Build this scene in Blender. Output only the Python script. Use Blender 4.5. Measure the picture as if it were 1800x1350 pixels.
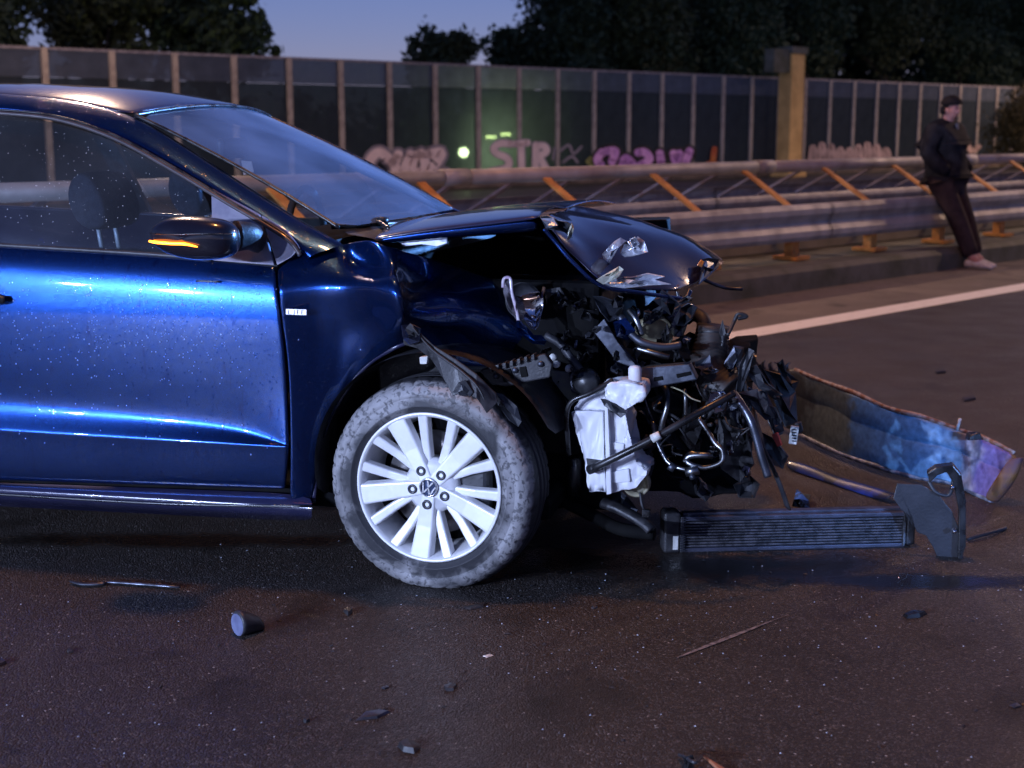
import bpy, bmesh, math, random
from mathutils import Vector, Matrix, noise
random.seed(7)
sc = bpy.context.scene
for o in list(bpy.data.objects): bpy.data.objects.remove(o)
COL = sc.collection
R = math.radians

# ------------------------------------------------------------------ camera, sky, lights, exposure
F, CX, CY, H = 2500., 900., 675., 1.31           # focal length and principal point in photo pixels, eye height in metres
PITCH = math.atan(453 / F); cp, sp = math.cos(PITCH), math.sin(PITCH)
cd = bpy.data.cameras.new('camera'); cam = bpy.data.objects.new('camera', cd); COL.objects.link(cam)
cam.location = (0, 0, H); cam.rotation_euler = (math.pi / 2 - PITCH, 0, 0)
cd.sensor_width = 36; cd.lens = 50; cd.clip_start = .05; cd.clip_end = 2000
cd.dof.use_dof = True; cd.dof.focus_distance = 3.95; cd.dof.aperture_fstop = 4.0
sc.camera = cam
w = bpy.data.worlds.new('World'); sc.world = w; w.use_nodes = True
wn = w.node_tree.nodes; wl = w.node_tree.links
bg = wn['Background']; sky = wn.new('ShaderNodeTexSky'); sky.sky_type = 'NISHITA'; sky.sun_disc = False
sky.sun_elevation = R(12); sky.sun_rotation = R(180); sky.altitude = 0; sky.air_density = 1.; sky.dust_density = 0.; sky.ozone_density = 6.0
wbal = wn.new('ShaderNodeMix'); wbal.data_type = 'RGBA'; wbal.blend_type = 'MULTIPLY'; wbal.inputs[0].default_value = 1.; wbal.inputs[7].default_value = (.90, .55, .78, 1)   # camera white balance at dusk
wl.new(sky.outputs[0], wbal.inputs[6]); wl.new(wbal.outputs[2], bg.inputs[0]); bg.inputs[1].default_value = 0.085
sc.view_settings.view_transform = 'Standard'; sc.view_settings.look = 'None'
sc.view_settings.exposure = 0; sc.view_settings.gamma = 1; sc.view_settings.use_curve_mapping = False
sc.cycles.use_denoising = True
sc.cycles.max_bounces = 8; sc.cycles.transparent_max_bounces = 16; sc.cycles.sample_clamp_indirect = 4
sd = bpy.data.lights.new('sun', 'SUN'); sd.energy = 0.015; sd.angle = R(12); sd.color = (1, .75, .7)
so = bpy.data.objects.new('sun', sd); COL.objects.link(so); so.rotation_euler = (R(78), 0, R(0))
SODIUM = (1.0, .40, .11); PALE_LAMP = (1.0, .64, .44); BEACON = (.50, .62, 1.0)
LAMP_POWER = 1350; BEACON_POWER = 3900

# ------------------------------------------------------------------ frames: pixel rays of the photograph, car frame, road frame
def ray(x, y):
    a = (x - CX) / F; b = (CY - y) / F
    return Vector((a, cp + b * sp, -sp + b * cp))
def G(x, y, z=0.):
    r = ray(x, y); t = (z - H) / r.z
    return Vector((r.x * t, r.y * t, z))
CA = R(13.12); UX = Vector((math.cos(CA), -math.sin(CA), 0)); VX = Vector((math.sin(CA), math.cos(CA), 0))
W0 = G(775, 1036)
def P(x, y, v):                       # photo pixel -> car coordinates (forward, inward, up) on the plane at depth v into the car
    r = ray(x, y); t = (v + W0.dot(VX)) / r.dot(VX); q = r * t
    return Vector(((q - W0).dot(UX), v, H + q.z))
def tumble(z):
    return .045 + max(0, z - .965) * .48
def S(x, y, off=0.):                  # pixel on the sloping glasshouse side
    v = .1
    for k in range(8): v = tumble(P(x, y, v).z) + off
    return P(x, y, v)
RA = R(45.1); RT = Vector((math.sin(RA), math.cos(RA), 0)); RN = Vector((-math.cos(RA), math.sin(RA), 0))
def RW(D, t, z): return RN * D + RT * t + Vector((0, 0, z))
def RD(x, y, D):                      # pixel -> (t, z) on the vertical plane parallel to the road at distance D
    q = ray(x, y); s = D / q.dot(RN)
    return (q * s).dot(RT), H + q.z * s

# ------------------------------------------------------------------ helpers
def link(o, parent=None):
    COL.objects.link(o)
    if parent is not None: o.parent = parent
    return o
def tag(o, label=None, cat=None, group=None, kind=None):
    if label: o['label'] = label
    if cat: o['category'] = cat
    if group: o['group'] = group
    if kind: o['kind'] = kind
    return o
def empty(name, loc=(0, 0, 0), rz=0.):
    o = bpy.data.objects.new(name, None); o.empty_display_size = .1; o.location = loc; o.rotation_euler = (0, 0, rz)
    return link(o)
def mesh(name, vs, fs, mat, parent=None, smooth=False, mods=()):
    me = bpy.data.meshes.new(name); me.from_pydata([tuple(v) for v in vs], [], fs); me.update()
    for m in (mat if isinstance(mat, (list, tuple)) else [mat]): me.materials.append(m)
    if smooth: me.polygons.foreach_set('use_smooth', [True] * len(me.polygons))
    o = bpy.data.objects.new(name, me); link(o, parent)
    for k in mods: addmod(o, *k)
    return o
def addmod(o, kind, *a):
    if kind == 'sub':
        m = o.modifiers.new('s', 'SUBSURF'); m.levels = m.render_levels = a[0]
    elif kind == 'solid':
        m = o.modifiers.new('t', 'SOLIDIFY'); m.thickness = a[0]; m.offset = a[1] if len(a) > 1 else -1
    elif kind == 'bev':
        m = o.modifiers.new('b', 'BEVEL'); m.width = a[0]; m.segments = a[1] if len(a) > 1 else 2; m.limit_method = 'ANGLE'
def grid(name, rows, mat, parent=None, sub=2, th=.0, closed=False, off=-1, bev=0):
    n = len(rows[0]); vs = [p for r in rows for p in r]; fs = []
    for i in range(len(rows) - 1):
        for j in range(n if closed else n - 1):
            k = (j + 1) % n
            fs.append((i * n + j, (i + 1) * n + j, (i + 1) * n + k, i * n + k))
    o = mesh(name, vs, fs, mat, parent, True)
    if th: addmod(o, 'solid', th, off)
    if sub: addmod(o, 'sub', sub)
    return o
def poly(name, pts, th, mat, parent=None, direction=Vector((0, 1, 0)), bev=0., smooth=False):
    """a plate: outline points (3D) extruded by th along direction"""
    bm = bmesh.new(); n = len(pts); d = direction.normalized() * th
    a = [bm.verts.new(p) for p in pts]; b = [bm.verts.new(Vector(p) + d) for p in pts]
    f1 = bm.faces.new(a); f2 = bm.faces.new(b[::-1])
    for i in range(n): bm.faces.new((a[(i + 1) % n], a[i], b[i], b[(i + 1) % n]))
    bmesh.ops.triangulate(bm, faces=[f1, f2])
    bmesh.ops.recalc_face_normals(bm, faces=bm.faces)
    me = bpy.data.meshes.new(name); bm.to_mesh(me); bm.free(); me.materials.append(mat)
    if smooth: me.polygons.foreach_set('use_smooth', [True] * len(me.polygons))
    o = link(bpy.data.objects.new(name, me), parent)
    if bev: addmod(o, 'bev', bev)
    return o
def PL(name, px, v, th, mat, parent=None, bev=.002):
    """plate traced in the photograph, standing at depth v in the car frame"""
    return poly(name, [P(q[0], q[1], q[2] if len(q) > 2 else v) for q in px], th, mat, parent, bev=bev)
def smoothpath(pts, k=6):
    pts = [Vector(p) for p in pts]; out = []
    for i in range(len(pts) - 1):
        p0 = pts[max(i - 1, 0)]; p1 = pts[i]; p2 = pts[i + 1]; p3 = pts[min(i + 2, len(pts) - 1)]
        for s in range(k):
            t = s / k
            out.append(.5 * ((2 * p1) + (p2 - p0) * t + (2 * p0 - 5 * p1 + 4 * p2 - p3) * t * t + (3 * p1 - p0 - 3 * p2 + p3) * t ** 3))
    out.append(pts[-1]); return out
def tubegeo(path, r, seg=10, flat=1.):
    vs, fs = [], []; n = len(path); up = Vector((0, 0, 1)); last = None
    for i, p in enumerate(path):
        d = (path[min(i + 1, n - 1)] - path[max(i - 1, 0)]).normalized()
        if last is None:
            a = d.cross(up if abs(d.z) < .9 else Vector((1, 0, 0))).normalized()
        else:
            a = (last - d * last.dot(d)).normalized()
        last = a; b = d.cross(a)
        rr = r[i] if isinstance(r, (list, tuple)) else r
        for s in range(seg):
            q = 2 * math.pi * s / seg
            vs.append(p + a * math.cos(q) * rr * flat + b * math.sin(q) * rr)
    for i in range(n - 1):
        for s in range(seg):
            t = (s + 1) % seg
            fs.append((i * seg + s, i * seg + t, (i + 1) * seg + t, (i + 1) * seg + s))
    fs.append(tuple(range(seg))[::-1]); fs.append(tuple((n - 1) * seg + s for s in range(seg)))
    return vs, fs
def tube(name, pts, r, mat, parent=None, k=6, seg=10, flat=1.):
    path = smoothpath(pts, k) if k > 1 else [Vector(p) for p in pts]
    if isinstance(r, (list, tuple)):
        rr = []; m = len(path) - 1
        for i in range(len(path)):
            f = i / m * (len(r) - 1); j = min(int(f), len(r) - 2); rr.append(r[j] + (r[j + 1] - r[j]) * (f - j))
        r = rr
    vs, fs = tubegeo(path, r, seg, flat)
    return mesh(name, vs, fs, mat, parent, True)
def TP(name, px, r, mat, parent=None, **k):
    return tube(name, [P(*q) for q in px], r, mat, parent, **k)
def box(name, lo, hi, mat, parent=None, bev=.004, jit=0., seed=0):
    rnd = random.Random(seed)
    vs = [Vector((x, y, z)) for x in (lo[0], hi[0]) for y in (lo[1], hi[1]) for z in (lo[2], hi[2])]
    if jit: vs = [v + Vector([rnd.uniform(-jit, jit) for _ in range(3)]) for v in vs]
    fs = [(0, 1, 3, 2), (4, 6, 7, 5), (0, 4, 5, 1), (2, 3, 7, 6), (0, 2, 6, 4), (1, 5, 7, 3)]
    o = mesh(name, vs, fs, mat, parent)
    if bev: addmod(o, 'bev', bev)
    return o
def lathe(name, prof, mat, parent=None, seg=48, axis='y', closed=False, smooth=True, mods=()):
    """prof: (radius, along-axis) pairs"""
    vs, fs = [], []; n = len(prof)
    for s in range(seg):
        a = 2 * math.pi * s / seg; c, d = math.cos(a), math.sin(a)
        for r, h in prof:
            vs.append((r * c, h, r * d) if axis == 'y' else (r * c, r * d, h))
    m = n if closed else n - 1
    for s in range(seg):
        t = (s + 1) % seg
        for i in range(m):
            j = (i + 1) % n
            fs.append((s * n + i, t * n + i, t * n + j, s * n + j) if axis != 'y' else (s * n + i, s * n + j, t * n + j, t * n + i))
    return mesh(name, vs, fs, mat, parent, smooth, mods)

# ------------------------------------------------------------------ materials
def M(name, col, rough=.5, metal=0., col2=None, scale=8., lo=.4, hi=.6, bump=0., bscale=60., coat=0., coatr=.04, spec=.5, rough2=None, detail=5., stretch=None, emit=None, es=0., sss=0.):
    m = bpy.data.materials.new(name); m.use_nodes = True; nt = m.node_tree; N, L = nt.nodes, nt.links
    b = N['Principled BSDF']
    c = (*col, 1) if len(col) == 3 else col
    b.inputs['Base Color'].default_value = c; b.inputs['Roughness'].default_value = rough; b.inputs['Metallic'].default_value = metal
    b.inputs['Specular IOR Level'].default_value = spec
    if coat: b.inputs['Coat Weight'].default_value = coat; b.inputs['Coat Roughness'].default_value = coatr
    if emit: b.inputs['Emission Color'].default_value = (*emit, 1); b.inputs['Emission Strength'].default_value = es
    tc = N.new('ShaderNodeTexCoord'); vec = tc.outputs['Object']
    if stretch:
        mp = N.new('ShaderNodeMapping'); mp.inputs['Scale'].default_value = stretch; L.new(vec, mp.inputs[0]); vec = mp.outputs[0]
    if col2 is not None or rough2 is not None:
        nz = N.new('ShaderNodeTexNoise'); nz.inputs['Scale'].default_value = scale; nz.inputs['Detail'].default_value = detail; L.new(vec, nz.inputs['Vector'])
        mr = N.new('ShaderNodeMapRange'); mr.inputs[1].default_value = lo; mr.inputs[2].default_value = hi; L.new(nz.outputs[0], mr.inputs[0])
        if col2 is not None:
            mx = N.new('ShaderNodeMix'); mx.data_type = 'RGBA'; L.new(mr.outputs[0], mx.inputs[0])
            mx.inputs[6].default_value = c; mx.inputs[7].default_value = (*col2, 1); L.new(mx.outputs[2], b.inputs['Base Color'])
        if rough2 is not None:
            mq = N.new('ShaderNodeMapRange'); mq.inputs[3].default_value = rough; mq.inputs[4].default_value = rough2; L.new(mr.outputs[0], mq.inputs[0]); L.new(mq.outputs[0], b.inputs['Roughness'])
    if bump:
        n2 = N.new('ShaderNodeTexNoise'); n2.inputs['Scale'].default_value = bscale; n2.inputs['Detail'].default_value = 4; L.new(vec, n2.inputs['Vector'])
        bp = N.new('ShaderNodeBump'); bp.inputs['Strength'].default_value = bump; bp.inputs['Distance'].default_value = .01; L.new(n2.outputs[0], bp.inputs['Height']); L.new(bp.outputs[0], b.inputs['Normal'])
    return m
def glassmat(name, tint=(1, 1, 1), dust=.0, dustcol=(.5, .5, .5), ior=1.5, rough=.02, spots=0., var=.5, transl=0.):
    m = bpy.data.materials.new(name); m.use_nodes = True; nt = m.node_tree; N, L = nt.nodes, nt.links
    N.remove(N['Principled BSDF']); out = N['Material Output']
    tr = N.new('ShaderNodeBsdfTransparent'); tr.inputs[0].default_value = (*tint, 1)
    gl = N.new('ShaderNodeBsdfGlossy'); gl.inputs['Roughness'].default_value = rough
    fr = N.new('ShaderNodeFresnel'); fr.inputs[0].default_value = ior
    m1 = N.new('ShaderNodeMixShader'); L.new(fr.outputs[0], m1.inputs[0]); L.new(tr.outputs[0], m1.inputs[1]); L.new(gl.outputs[0], m1.inputs[2])
    last = m1
    tc = N.new('ShaderNodeTexCoord')
    if dust:
        df = N.new('ShaderNodeBsdfDiffuse'); df.inputs[0].default_value = (*dustcol, 1)
        nz = N.new('ShaderNodeTexNoise'); nz.inputs['Scale'].default_value = 3.; nz.inputs['Detail'].default_value = 6; L.new(tc.outputs['Object'], nz.inputs['Vector'])
        mr = N.new('ShaderNodeMapRange'); mr.inputs[1].default_value = .3; mr.inputs[2].default_value = .75; mr.inputs[3].default_value = dust * (1 - var); mr.inputs[4].default_value = dust * (1 + var); L.new(nz.outputs[0], mr.inputs[0])
        if transl:
            tl_ = N.new('ShaderNodeBsdfTranslucent'); tl_.inputs[0].default_value = (*[min(1., q * 4) for q in dustcol], 1); md = N.new('ShaderNodeMixShader'); md.inputs[0].default_value = transl; L.new(df.outputs[0], md.inputs[1]); L.new(tl_.outputs[0], md.inputs[2]); df = md
        m2 = N.new('ShaderNodeMixShader'); L.new(mr.outputs[0], m2.inputs[0]); L.new(last.outputs[0], m2.inputs[1]); L.new(df.outputs[0], m2.inputs[2]); last = m2
    if spots:
        vo = N.new('ShaderNodeTexVoronoi'); vo.inputs['Scale'].default_value = spots; L.new(tc.outputs['Object'], vo.inputs['Vector'])
        wn_ = N.new('ShaderNodeTexWhiteNoise'); L.new(vo.outputs['Position'], wn_.inputs['Vector'])
        t1 = N.new('ShaderNodeMath'); t1.operation = 'MULTIPLY'; t1.inputs[1].default_value = .35; L.new(wn_.outputs['Value'], t1.inputs[0])
        t0 = N.new('ShaderNodeMath'); t0.operation = 'SUBTRACT'; t0.inputs[1].default_value = .20; L.new(t1.outputs[0], t0.inputs[0])
        lt = N.new('ShaderNodeMath'); lt.operation = 'LESS_THAN'; L.new(vo.outputs['Distance'], lt.inputs[0]); L.new(t0.outputs[0], lt.inputs[1])
        d2 = N.new('ShaderNodeBsdfPrincipled'); d2.inputs['Base Color'].default_value = (.75, .78, .85, 1); d2.inputs['Roughness'].default_value = .25
        m3 = N.new('ShaderNodeMixShader'); L.new(lt.outputs[0], m3.inputs[0]); L.new(last.outputs[0], m3.inputs[1]); L.new(d2.outputs[0], m3.inputs[2]); last = m3
    L.new(last.outputs[0], out.inputs[0]); return m

def paintmat():
    m = bpy.data.materials.new('wet_blue_metallic_paint'); m.use_nodes = True; nt = m.node_tree; N, L = nt.nodes, nt.links; b = N['Principled BSDF']
    tc = N.new('ShaderNodeTexCoord'); ob = tc.outputs['Object']
    b.inputs['Metallic'].default_value = .9; b.inputs['Roughness'].default_value = .24
    b.inputs['Coat Weight'].default_value = 1.; b.inputs['Coat Roughness'].default_value = .035
    # flakes
    vo = N.new('ShaderNodeTexVoronoi'); vo.inputs['Scale'].default_value = 900; L.new(ob, vo.inputs['Vector'])
    mx = N.new('ShaderNodeMix'); mx.data_type = 'RGBA'; mx.inputs[6].default_value = (.004, .014, .075, 1); mx.inputs[7].default_value = (.008, .058, .25, 1)
    sx = N.new('ShaderNodeSeparateColor'); L.new(vo.outputs['Color'], sx.inputs[0]); L.new(sx.outputs[0], mx.inputs[0])
    # run-off streaks: matt dirt lines hanging down the panels
    mp = N.new('ShaderNodeMapping'); mp.inputs['Scale'].default_value = (60, 60, 7); L.new(ob, mp.inputs[0])
    nz = N.new('ShaderNodeTexNoise'); nz.inputs['Scale'].default_value = 1.; nz.inputs['Detail'].default_value = 5; nz.inputs['Distortion'].default_value = 1.2; L.new(mp.outputs[0], nz.inputs['Vector'])
    rr = N.new('ShaderNodeMapRange'); rr.inputs[1].default_value = .62; rr.inputs[2].default_value = .68; L.new(nz.outputs[0], rr.inputs[0])
    m2 = N.new('ShaderNodeMix'); m2.data_type = 'RGBA'; L.new(rr.outputs[0], m2.inputs[0]); L.new(mx.outputs[2], m2.inputs[6]); m2.inputs[7].default_value = (.004, .016, .10, 1)
    L.new(m2.outputs[2], b.inputs['Base Color'])
    # droplets
    vd = N.new('ShaderNodeTexVoronoi'); vd.inputs['Scale'].default_value = 120; L.new(ob, vd.inputs['Vector'])
    wn_ = N.new('ShaderNodeTexWhiteNoise'); L.new(vd.outputs['Position'], wn_.inputs['Vector'])
    ra = N.new('ShaderNodeMapRange'); ra.inputs[1].default_value = .45; ra.inputs[2].default_value = 1; ra.inputs[3].default_value = .0; ra.inputs[4].default_value = .42; L.new(wn_.outputs['Value'], ra.inputs[0])
    su = N.new('ShaderNodeMath'); su.operation = 'SUBTRACT'; L.new(ra.outputs[0], su.inputs[0]); L.new(vd.outputs['Distance'], su.inputs[1])
    mxx = N.new('ShaderNodeMath'); mxx.operation = 'MAXIMUM'; mxx.inputs[1].default_value = 0; L.new(su.outputs[0], mxx.inputs[0])
    bp = N.new('ShaderNodeBump'); bp.inputs['Strength'].default_value = .8; bp.inputs['Distance'].default_value = .006; L.new(mxx.outputs[0], bp.inputs['Height'])
    b2 = N.new('ShaderNodeBump'); b2.inputs['Strength'].default_value = .16; b2.inputs['Distance'].default_value = .002; L.new(rr.outputs[0], b2.inputs['Height']); L.new(bp.outputs[0], b2.inputs['Normal'])
    L.new(b2.outputs[0], b.inputs['Coat Normal'])
    # flake normals under the coat
    nm = N.new('ShaderNodeBump'); nm.inputs['Strength'].default_value = .12; nm.inputs['Distance'].default_value = .001; L.new(sx.outputs[1], nm.inputs['Height']); L.new(nm.outputs[0], b.inputs['Normal'])
    return m

PAINT = paintmat()
SHADEP = M('shaded_blue_gloss_paint', (.016, .017, .05), .22, .1, coat=1., coatr=.045, col2=(.022, .022, .055), scale=20)  # same car paint as PAINT: shaded copy, dull sky reflection put into its colour
GLOSSB = M('gloss_black_paint', (.006, .006, .012), .25, 0, coat=1., bump=.05, bscale=30)
BLACK = M('black_plastic', (.012, .012, .014), .45, 0, col2=(.03, .03, .034), scale=25, rough2=.6, bump=.15, bscale=120)
BLACKG = M('black_rubber_gloss', (.008, .008, .009), .22, 0, col2=(.02, .02, .022), scale=18, rough2=.4)
GREYP = M('dark_grey_plastic', (.018, .019, .024), .48, 0, col2=(.034, .035, .042), scale=14, bump=.15, bscale=90)
STEEL = M('bluish_steel', (.12, .13, .16), .36, .85, col2=(.05, .055, .07), scale=18, rough2=.55, bump=.1, bscale=40)
ALU = M('pipe_aluminium', (.32, .33, .34), .34, 1., col2=(.10, .10, .10), scale=20, rough2=.4)
CHROME = M('chrome', (.8, .8, .82), .08, 1., col2=(.6, .6, .64), scale=9, bump=.25, bscale=18)
WHITEP = M('milky_white_plastic', (.78, .79, .82), .34, 0, col2=(.58, .58, .62), scale=9, lo=.35, hi=.7, bump=.12, bscale=26, rough2=.5)
RIMM = M('silver_alloy', (.80, .80, .81), .36, .15, col2=(.74, .74, .75), scale=30, coat=.4)
RUBBER = None
INTER = M('dark_interior', (.02, .021, .026), .8, 0, col2=(.03, .031, .038), scale=30, bump=.2, bscale=200)
SEATM = M('seat_fabric', (.025, .03, .05), .9, 0, col2=(.04, .045, .07), scale=40, bump=.3, bscale=260)
YELL = M('aged_cream_plastic', (.35, .32, .2), .5, 0, col2=(.2, .18, .12), scale=14)
REDP = M('red_plastic', (.35, .03, .02), .4, 0, col2=(.25, .02, .02), scale=20)
LABELM = M('paper_label', (.7, .7, .66), .6, 0, col2=(.5, .5, .47), scale=60)
VOID = M('underbody_shade_black', (.004, .004, .005), .8, 0, col2=(.009, .009, .009), scale=8, spec=.06)  # near-black stands in for the shade of bay, openings and underbody
SGLASS = glassmat('side_glass', (.42, .48, .53), .03, (.5, .55, .65), 1.45, .02, 120.)
WGLASS = glassmat('windshield_glass', (.55, .66, .74), .20, (.30, .44, .62), 1.75, .05, 0.)  # pale blue haze of reflected light put into the film colour

# ------------------------------------------------------------------ the setting: ground, road, shoulder, line, plinth, far carriageway
def asphalt(name, c1, c2, wet=True, rough=(.40, .55)):
    m = bpy.data.materials.new(name); m.use_nodes = True; nt = m.node_tree; N, L = nt.nodes, nt.links; b = N['Principled BSDF']
    tc = N.new('ShaderNodeTexCoord'); ob = tc.outputs['Object']
    def nz(s, d=4., dist=0.):
        n = N.new('ShaderNodeTexNoise'); n.inputs['Scale'].default_value = s; n.inputs['Detail'].default_value = d; n.inputs['Distortion'].default_value = dist; L.new(ob, n.inputs['Vector']); return n.outputs[0]
    def mr(x, a, b_, c=0., d=1.):
        n = N.new('ShaderNodeMapRange'); n.inputs[1].default_value = a; n.inputs[2].default_value = b_; n.inputs[3].default_value = c; n.inputs[4].default_value = d; L.new(x, n.inputs[0]); return n.outputs[0]
    def mixc(f, a, b_):
        n = N.new('ShaderNodeMix'); n.data_type = 'RGBA'; L.new(f, n.inputs[0])
        for s, q in ((6, a), (7, b_)):
            if isinstance(q, tuple): n.inputs[s].default_value = (*q, 1)
            else: L.new(q, n.inputs[s])
        return n.outputs[2]
    def math_(op, a, b_):
        n = N.new('ShaderNodeMath'); n.operation = op
        for s, q in ((0, a), (1, b_)):
            if isinstance(q, (int, float)): n.inputs[s].default_value = q
            else: L.new(q, n.inputs[s])
        return n.outputs[0]
    vo = N.new('ShaderNodeTexVoronoi'); vo.inputs['Scale'].default_value = 200; L.new(ob, vo.inputs['Vector'])
    sx = N.new('ShaderNodeSeparateColor'); L.new(vo.outputs['Color'], sx.inputs[0])
    base = mixc(mr(nz(1.1, 6.), .35, .68), c1, c2)
    stone = mr(sx.outputs[0], .70, 1.)
    col = mixc(math_('MULTIPLY', stone, .8), base, (.12, .105, .10))
    glint = mr(sx.outputs[1], .995, .998)
    col = mixc(glint, col, (.34, .32, .30))
    stain = mr(nz(2.6, 7., .6), .56, .7)
    col = mixc(math_('MULTIPLY', stain, .8), col, tuple(.45 * q for q in c1))
    rg = mr(nz(3.5, 5.), .3, .7, *rough)
    if wet:
        # oil and coolant that ran out under the wreck: patches centred on where the fluid landed
        wm = None
        for (px, py, rx, ry) in ((1330, 1000, .60, .16), (1600, 1020, .5, .10), (1000, 985, .5, .2), (300, 950, .9, .09)):
            g = G(px, py); vm = N.new('ShaderNodeVectorMath'); vm.operation = 'SUBTRACT'; L.new(ob, vm.inputs[0]); vm.inputs[1].default_value = tuple(g)
            v2 = N.new('ShaderNodeVectorMath'); v2.operation = 'MULTIPLY'; L.new(vm.outputs[0], v2.inputs[0]); v2.inputs[1].default_value = (1 / rx, 1 / ry, 0)
            v3 = N.new('ShaderNodeVectorMath'); v3.operation = 'LENGTH'; L.new(v2.outputs[0], v3.inputs[0])
            q = math_('ADD', v3.outputs['Value'], math_('MULTIPLY', math_('SUBTRACT', nz(4.5, 6.), .5), 1.8))
            q = mr(q, 1.15, .45)
            wm = q if wm is None else math_('MAXIMUM', wm, q)
        col = mixc(wm, col, tuple(.4 * q for q in c1)); 
        rg = math_('SUBTRACT', rg, math_('MULTIPLY', wm, .36))
    b.inputs['Specular IOR Level'].default_value = .3; L.new(col, b.inputs['Base Color']); L.new(rg, b.inputs['Roughness'])
    hgt = math_('ADD', math_('MULTIPLY', vo.outputs['Distance'], -1.), math_('MULTIPLY', nz(60., 3.), .8))
    bp = N.new('ShaderNodeBump'); bp.inputs['Distance'].default_value = .006; L.new(hgt, bp.inputs['Height'])
    if wet: L.new(math_('SUBTRACT', .8, math_('MULTIPLY', wm, .65)), bp.inputs['Strength'])
    else: bp.inputs['Strength'].default_value = .7
    L.new(bp.outputs[0], b.inputs['Normal']); return m
ASPH = asphalt('dark_asphalt', (.026, .021, .018), (.044, .036, .031))
SHOULD = asphalt('shoulder_asphalt', (.15, .13, .12), (.24, .21, .19), wet=False, rough=(.6, .8))
FARASPH = asphalt('far_asphalt', (.05, .046, .045), (.07, .064, .062), wet=False)
EARTH = M('dark_grassy_earth', (.03, .035, .018), .9, 0, col2=(.05, .04, .025), scale=.8, bump=.6, bscale=8)
CONC = M('mossy_concrete', (.14, .14, .12), .8, 0, col2=(.07, .075, .05), scale=3.5, lo=.35, hi=.65, bump=.35, bscale=22)
CONC2 = M('pale_concrete', (.28, .26, .22), .8, 0, col2=(.18, .17, .14), scale=2., bump=.3, bscale=30)
LINEM = M('white_road_paint', (.86, .85, .84), .6, 0, col2=(.66, .64, .62), scale=14, lo=.55, hi=.75, bump=.25, bscale=120)
def sheet(name, D0, D1, t0, t1, z, mat, seg=1):
    vs, fs = [], []
    for i in range(seg + 1):
        t = t0 + (t1 - t0) * i / seg
        vs += [RW(D0, t, z), RW(D1, t, z)]
    for i in range(seg): fs.append((2 * i, 2 * i + 2, 2 * i + 3, 2 * i + 1))
    return tag(mesh(name, vs, fs, mat), kind='structure')
g = mesh('ground', [(-900, -900, -.03), (900, -900, -.03), (900, 900, -.03), (-900, 900, -.03)], [(0, 1, 2, 3)], EARTH); tag(g, kind='structure')
sheet('road', -14, 5.2, -80, 400, 0., ASPH)
sheet('road_shoulder', 5.2, 6.47, -80, 400, .0, SHOULD)
sheet('lane_marking', 5.21, 5.44, -80, 400, .004, LINEM)
sheet('far_carriageway', 9.2, 21.5, -80, 400, .0, FARASPH)
def extr(name, prof, t0, t1, mat, parent=None, n=1, smooth=False):
    """profile of (D, z) points swept along the road"""
    vs, fs = [], []; k = len(prof)
    for i in range(n + 1):
        t = t0 + (t1 - t0) * i / n
        vs += [RW(d, t, z) for d, z in prof]
    for i in range(n):
        for j in range(k):
            q = (j + 1) % k
            fs.append((i * k + j, (i + 1) * k + j, (i + 1) * k + q, i * k + q))
    fs.append(tuple(range(k))); fs.append(tuple(n * k + j for j in range(k))[::-1])
    bm = bmesh.new(); vv = [bm.verts.new(v) for v in vs]
    for f in fs: bm.faces.new([vv[i] for i in f])
    bmesh.ops.recalc_face_normals(bm, faces=bm.faces)
    me = bpy.data.meshes.new(name); bm.to_mesh(me); bm.free(); me.materials.append(mat)
    if smooth: me.polygons.foreach_set('use_smooth', [True] * len(me.polygons))
    return link(bpy.data.objects.new(name, me), parent)
ro = extr('median_kerb', [(6.46, -.02), (6.47, .15), (6.52, .19), (9.1, .2), (9.2, .15), (9.21, -.02)], -60, 300, CONC); tag(ro, kind='structure')
ro = extr('median_channel', [(7.35, .204), (7.35, .33), (7.5, .345), (7.65, .33), (7.65, .204)], -60, 300, CONC2); tag(ro, kind='structure')

# ------------------------------------------------------------------ double-sided guardrail on the median
GALV = M('weathered_galvanised_steel', (.44, .41, .40), .5, .2, col2=(.27, .25, .23), scale=5., lo=.35, hi=.7, rough2=.65, bump=.12, bscale=30)
ORNG = M('orange_steel', (.66, .30, .07), .6, 0, col2=(.5, .22, .05), scale=12, bump=.15, bscale=60)  # orange base colour of the near struts, posts and base plates
GALV2 = M('violet_lit_steel', (.30, .29, .33), .55, .3, col2=(.2, .19, .23), scale=8)  # violet light on the rail's far side put into the base colour
def wbeam(D, zt, s):          # W profile, s=-1 faces the near road
    out = [(0, 0), (.04, .006), (.06, .04), (.06, .085), (.035, .125), (.025, .155), (.035, .185), (.06, .225), (.06, .27), (.04, .304), (0, .31)]
    prof = [(D + s * d, zt - z) for d, z in out]
    return prof + [(D + s * (d - .012), zt - z) for d, z in out[::-1]]
rail = empty('guardrail', RW(7.5, 11, .2)); RI = Matrix.Translation(-rail.location)
tag(rail, 'double-sided steel guardrail with round top tube and slanted orange struts on the median', 'guardrail')
def to_local(o, root):
    o.data.transform(Matrix.Translation(-Vector(root.location))); o.parent = root; return o
seglen = 3.72
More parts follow.
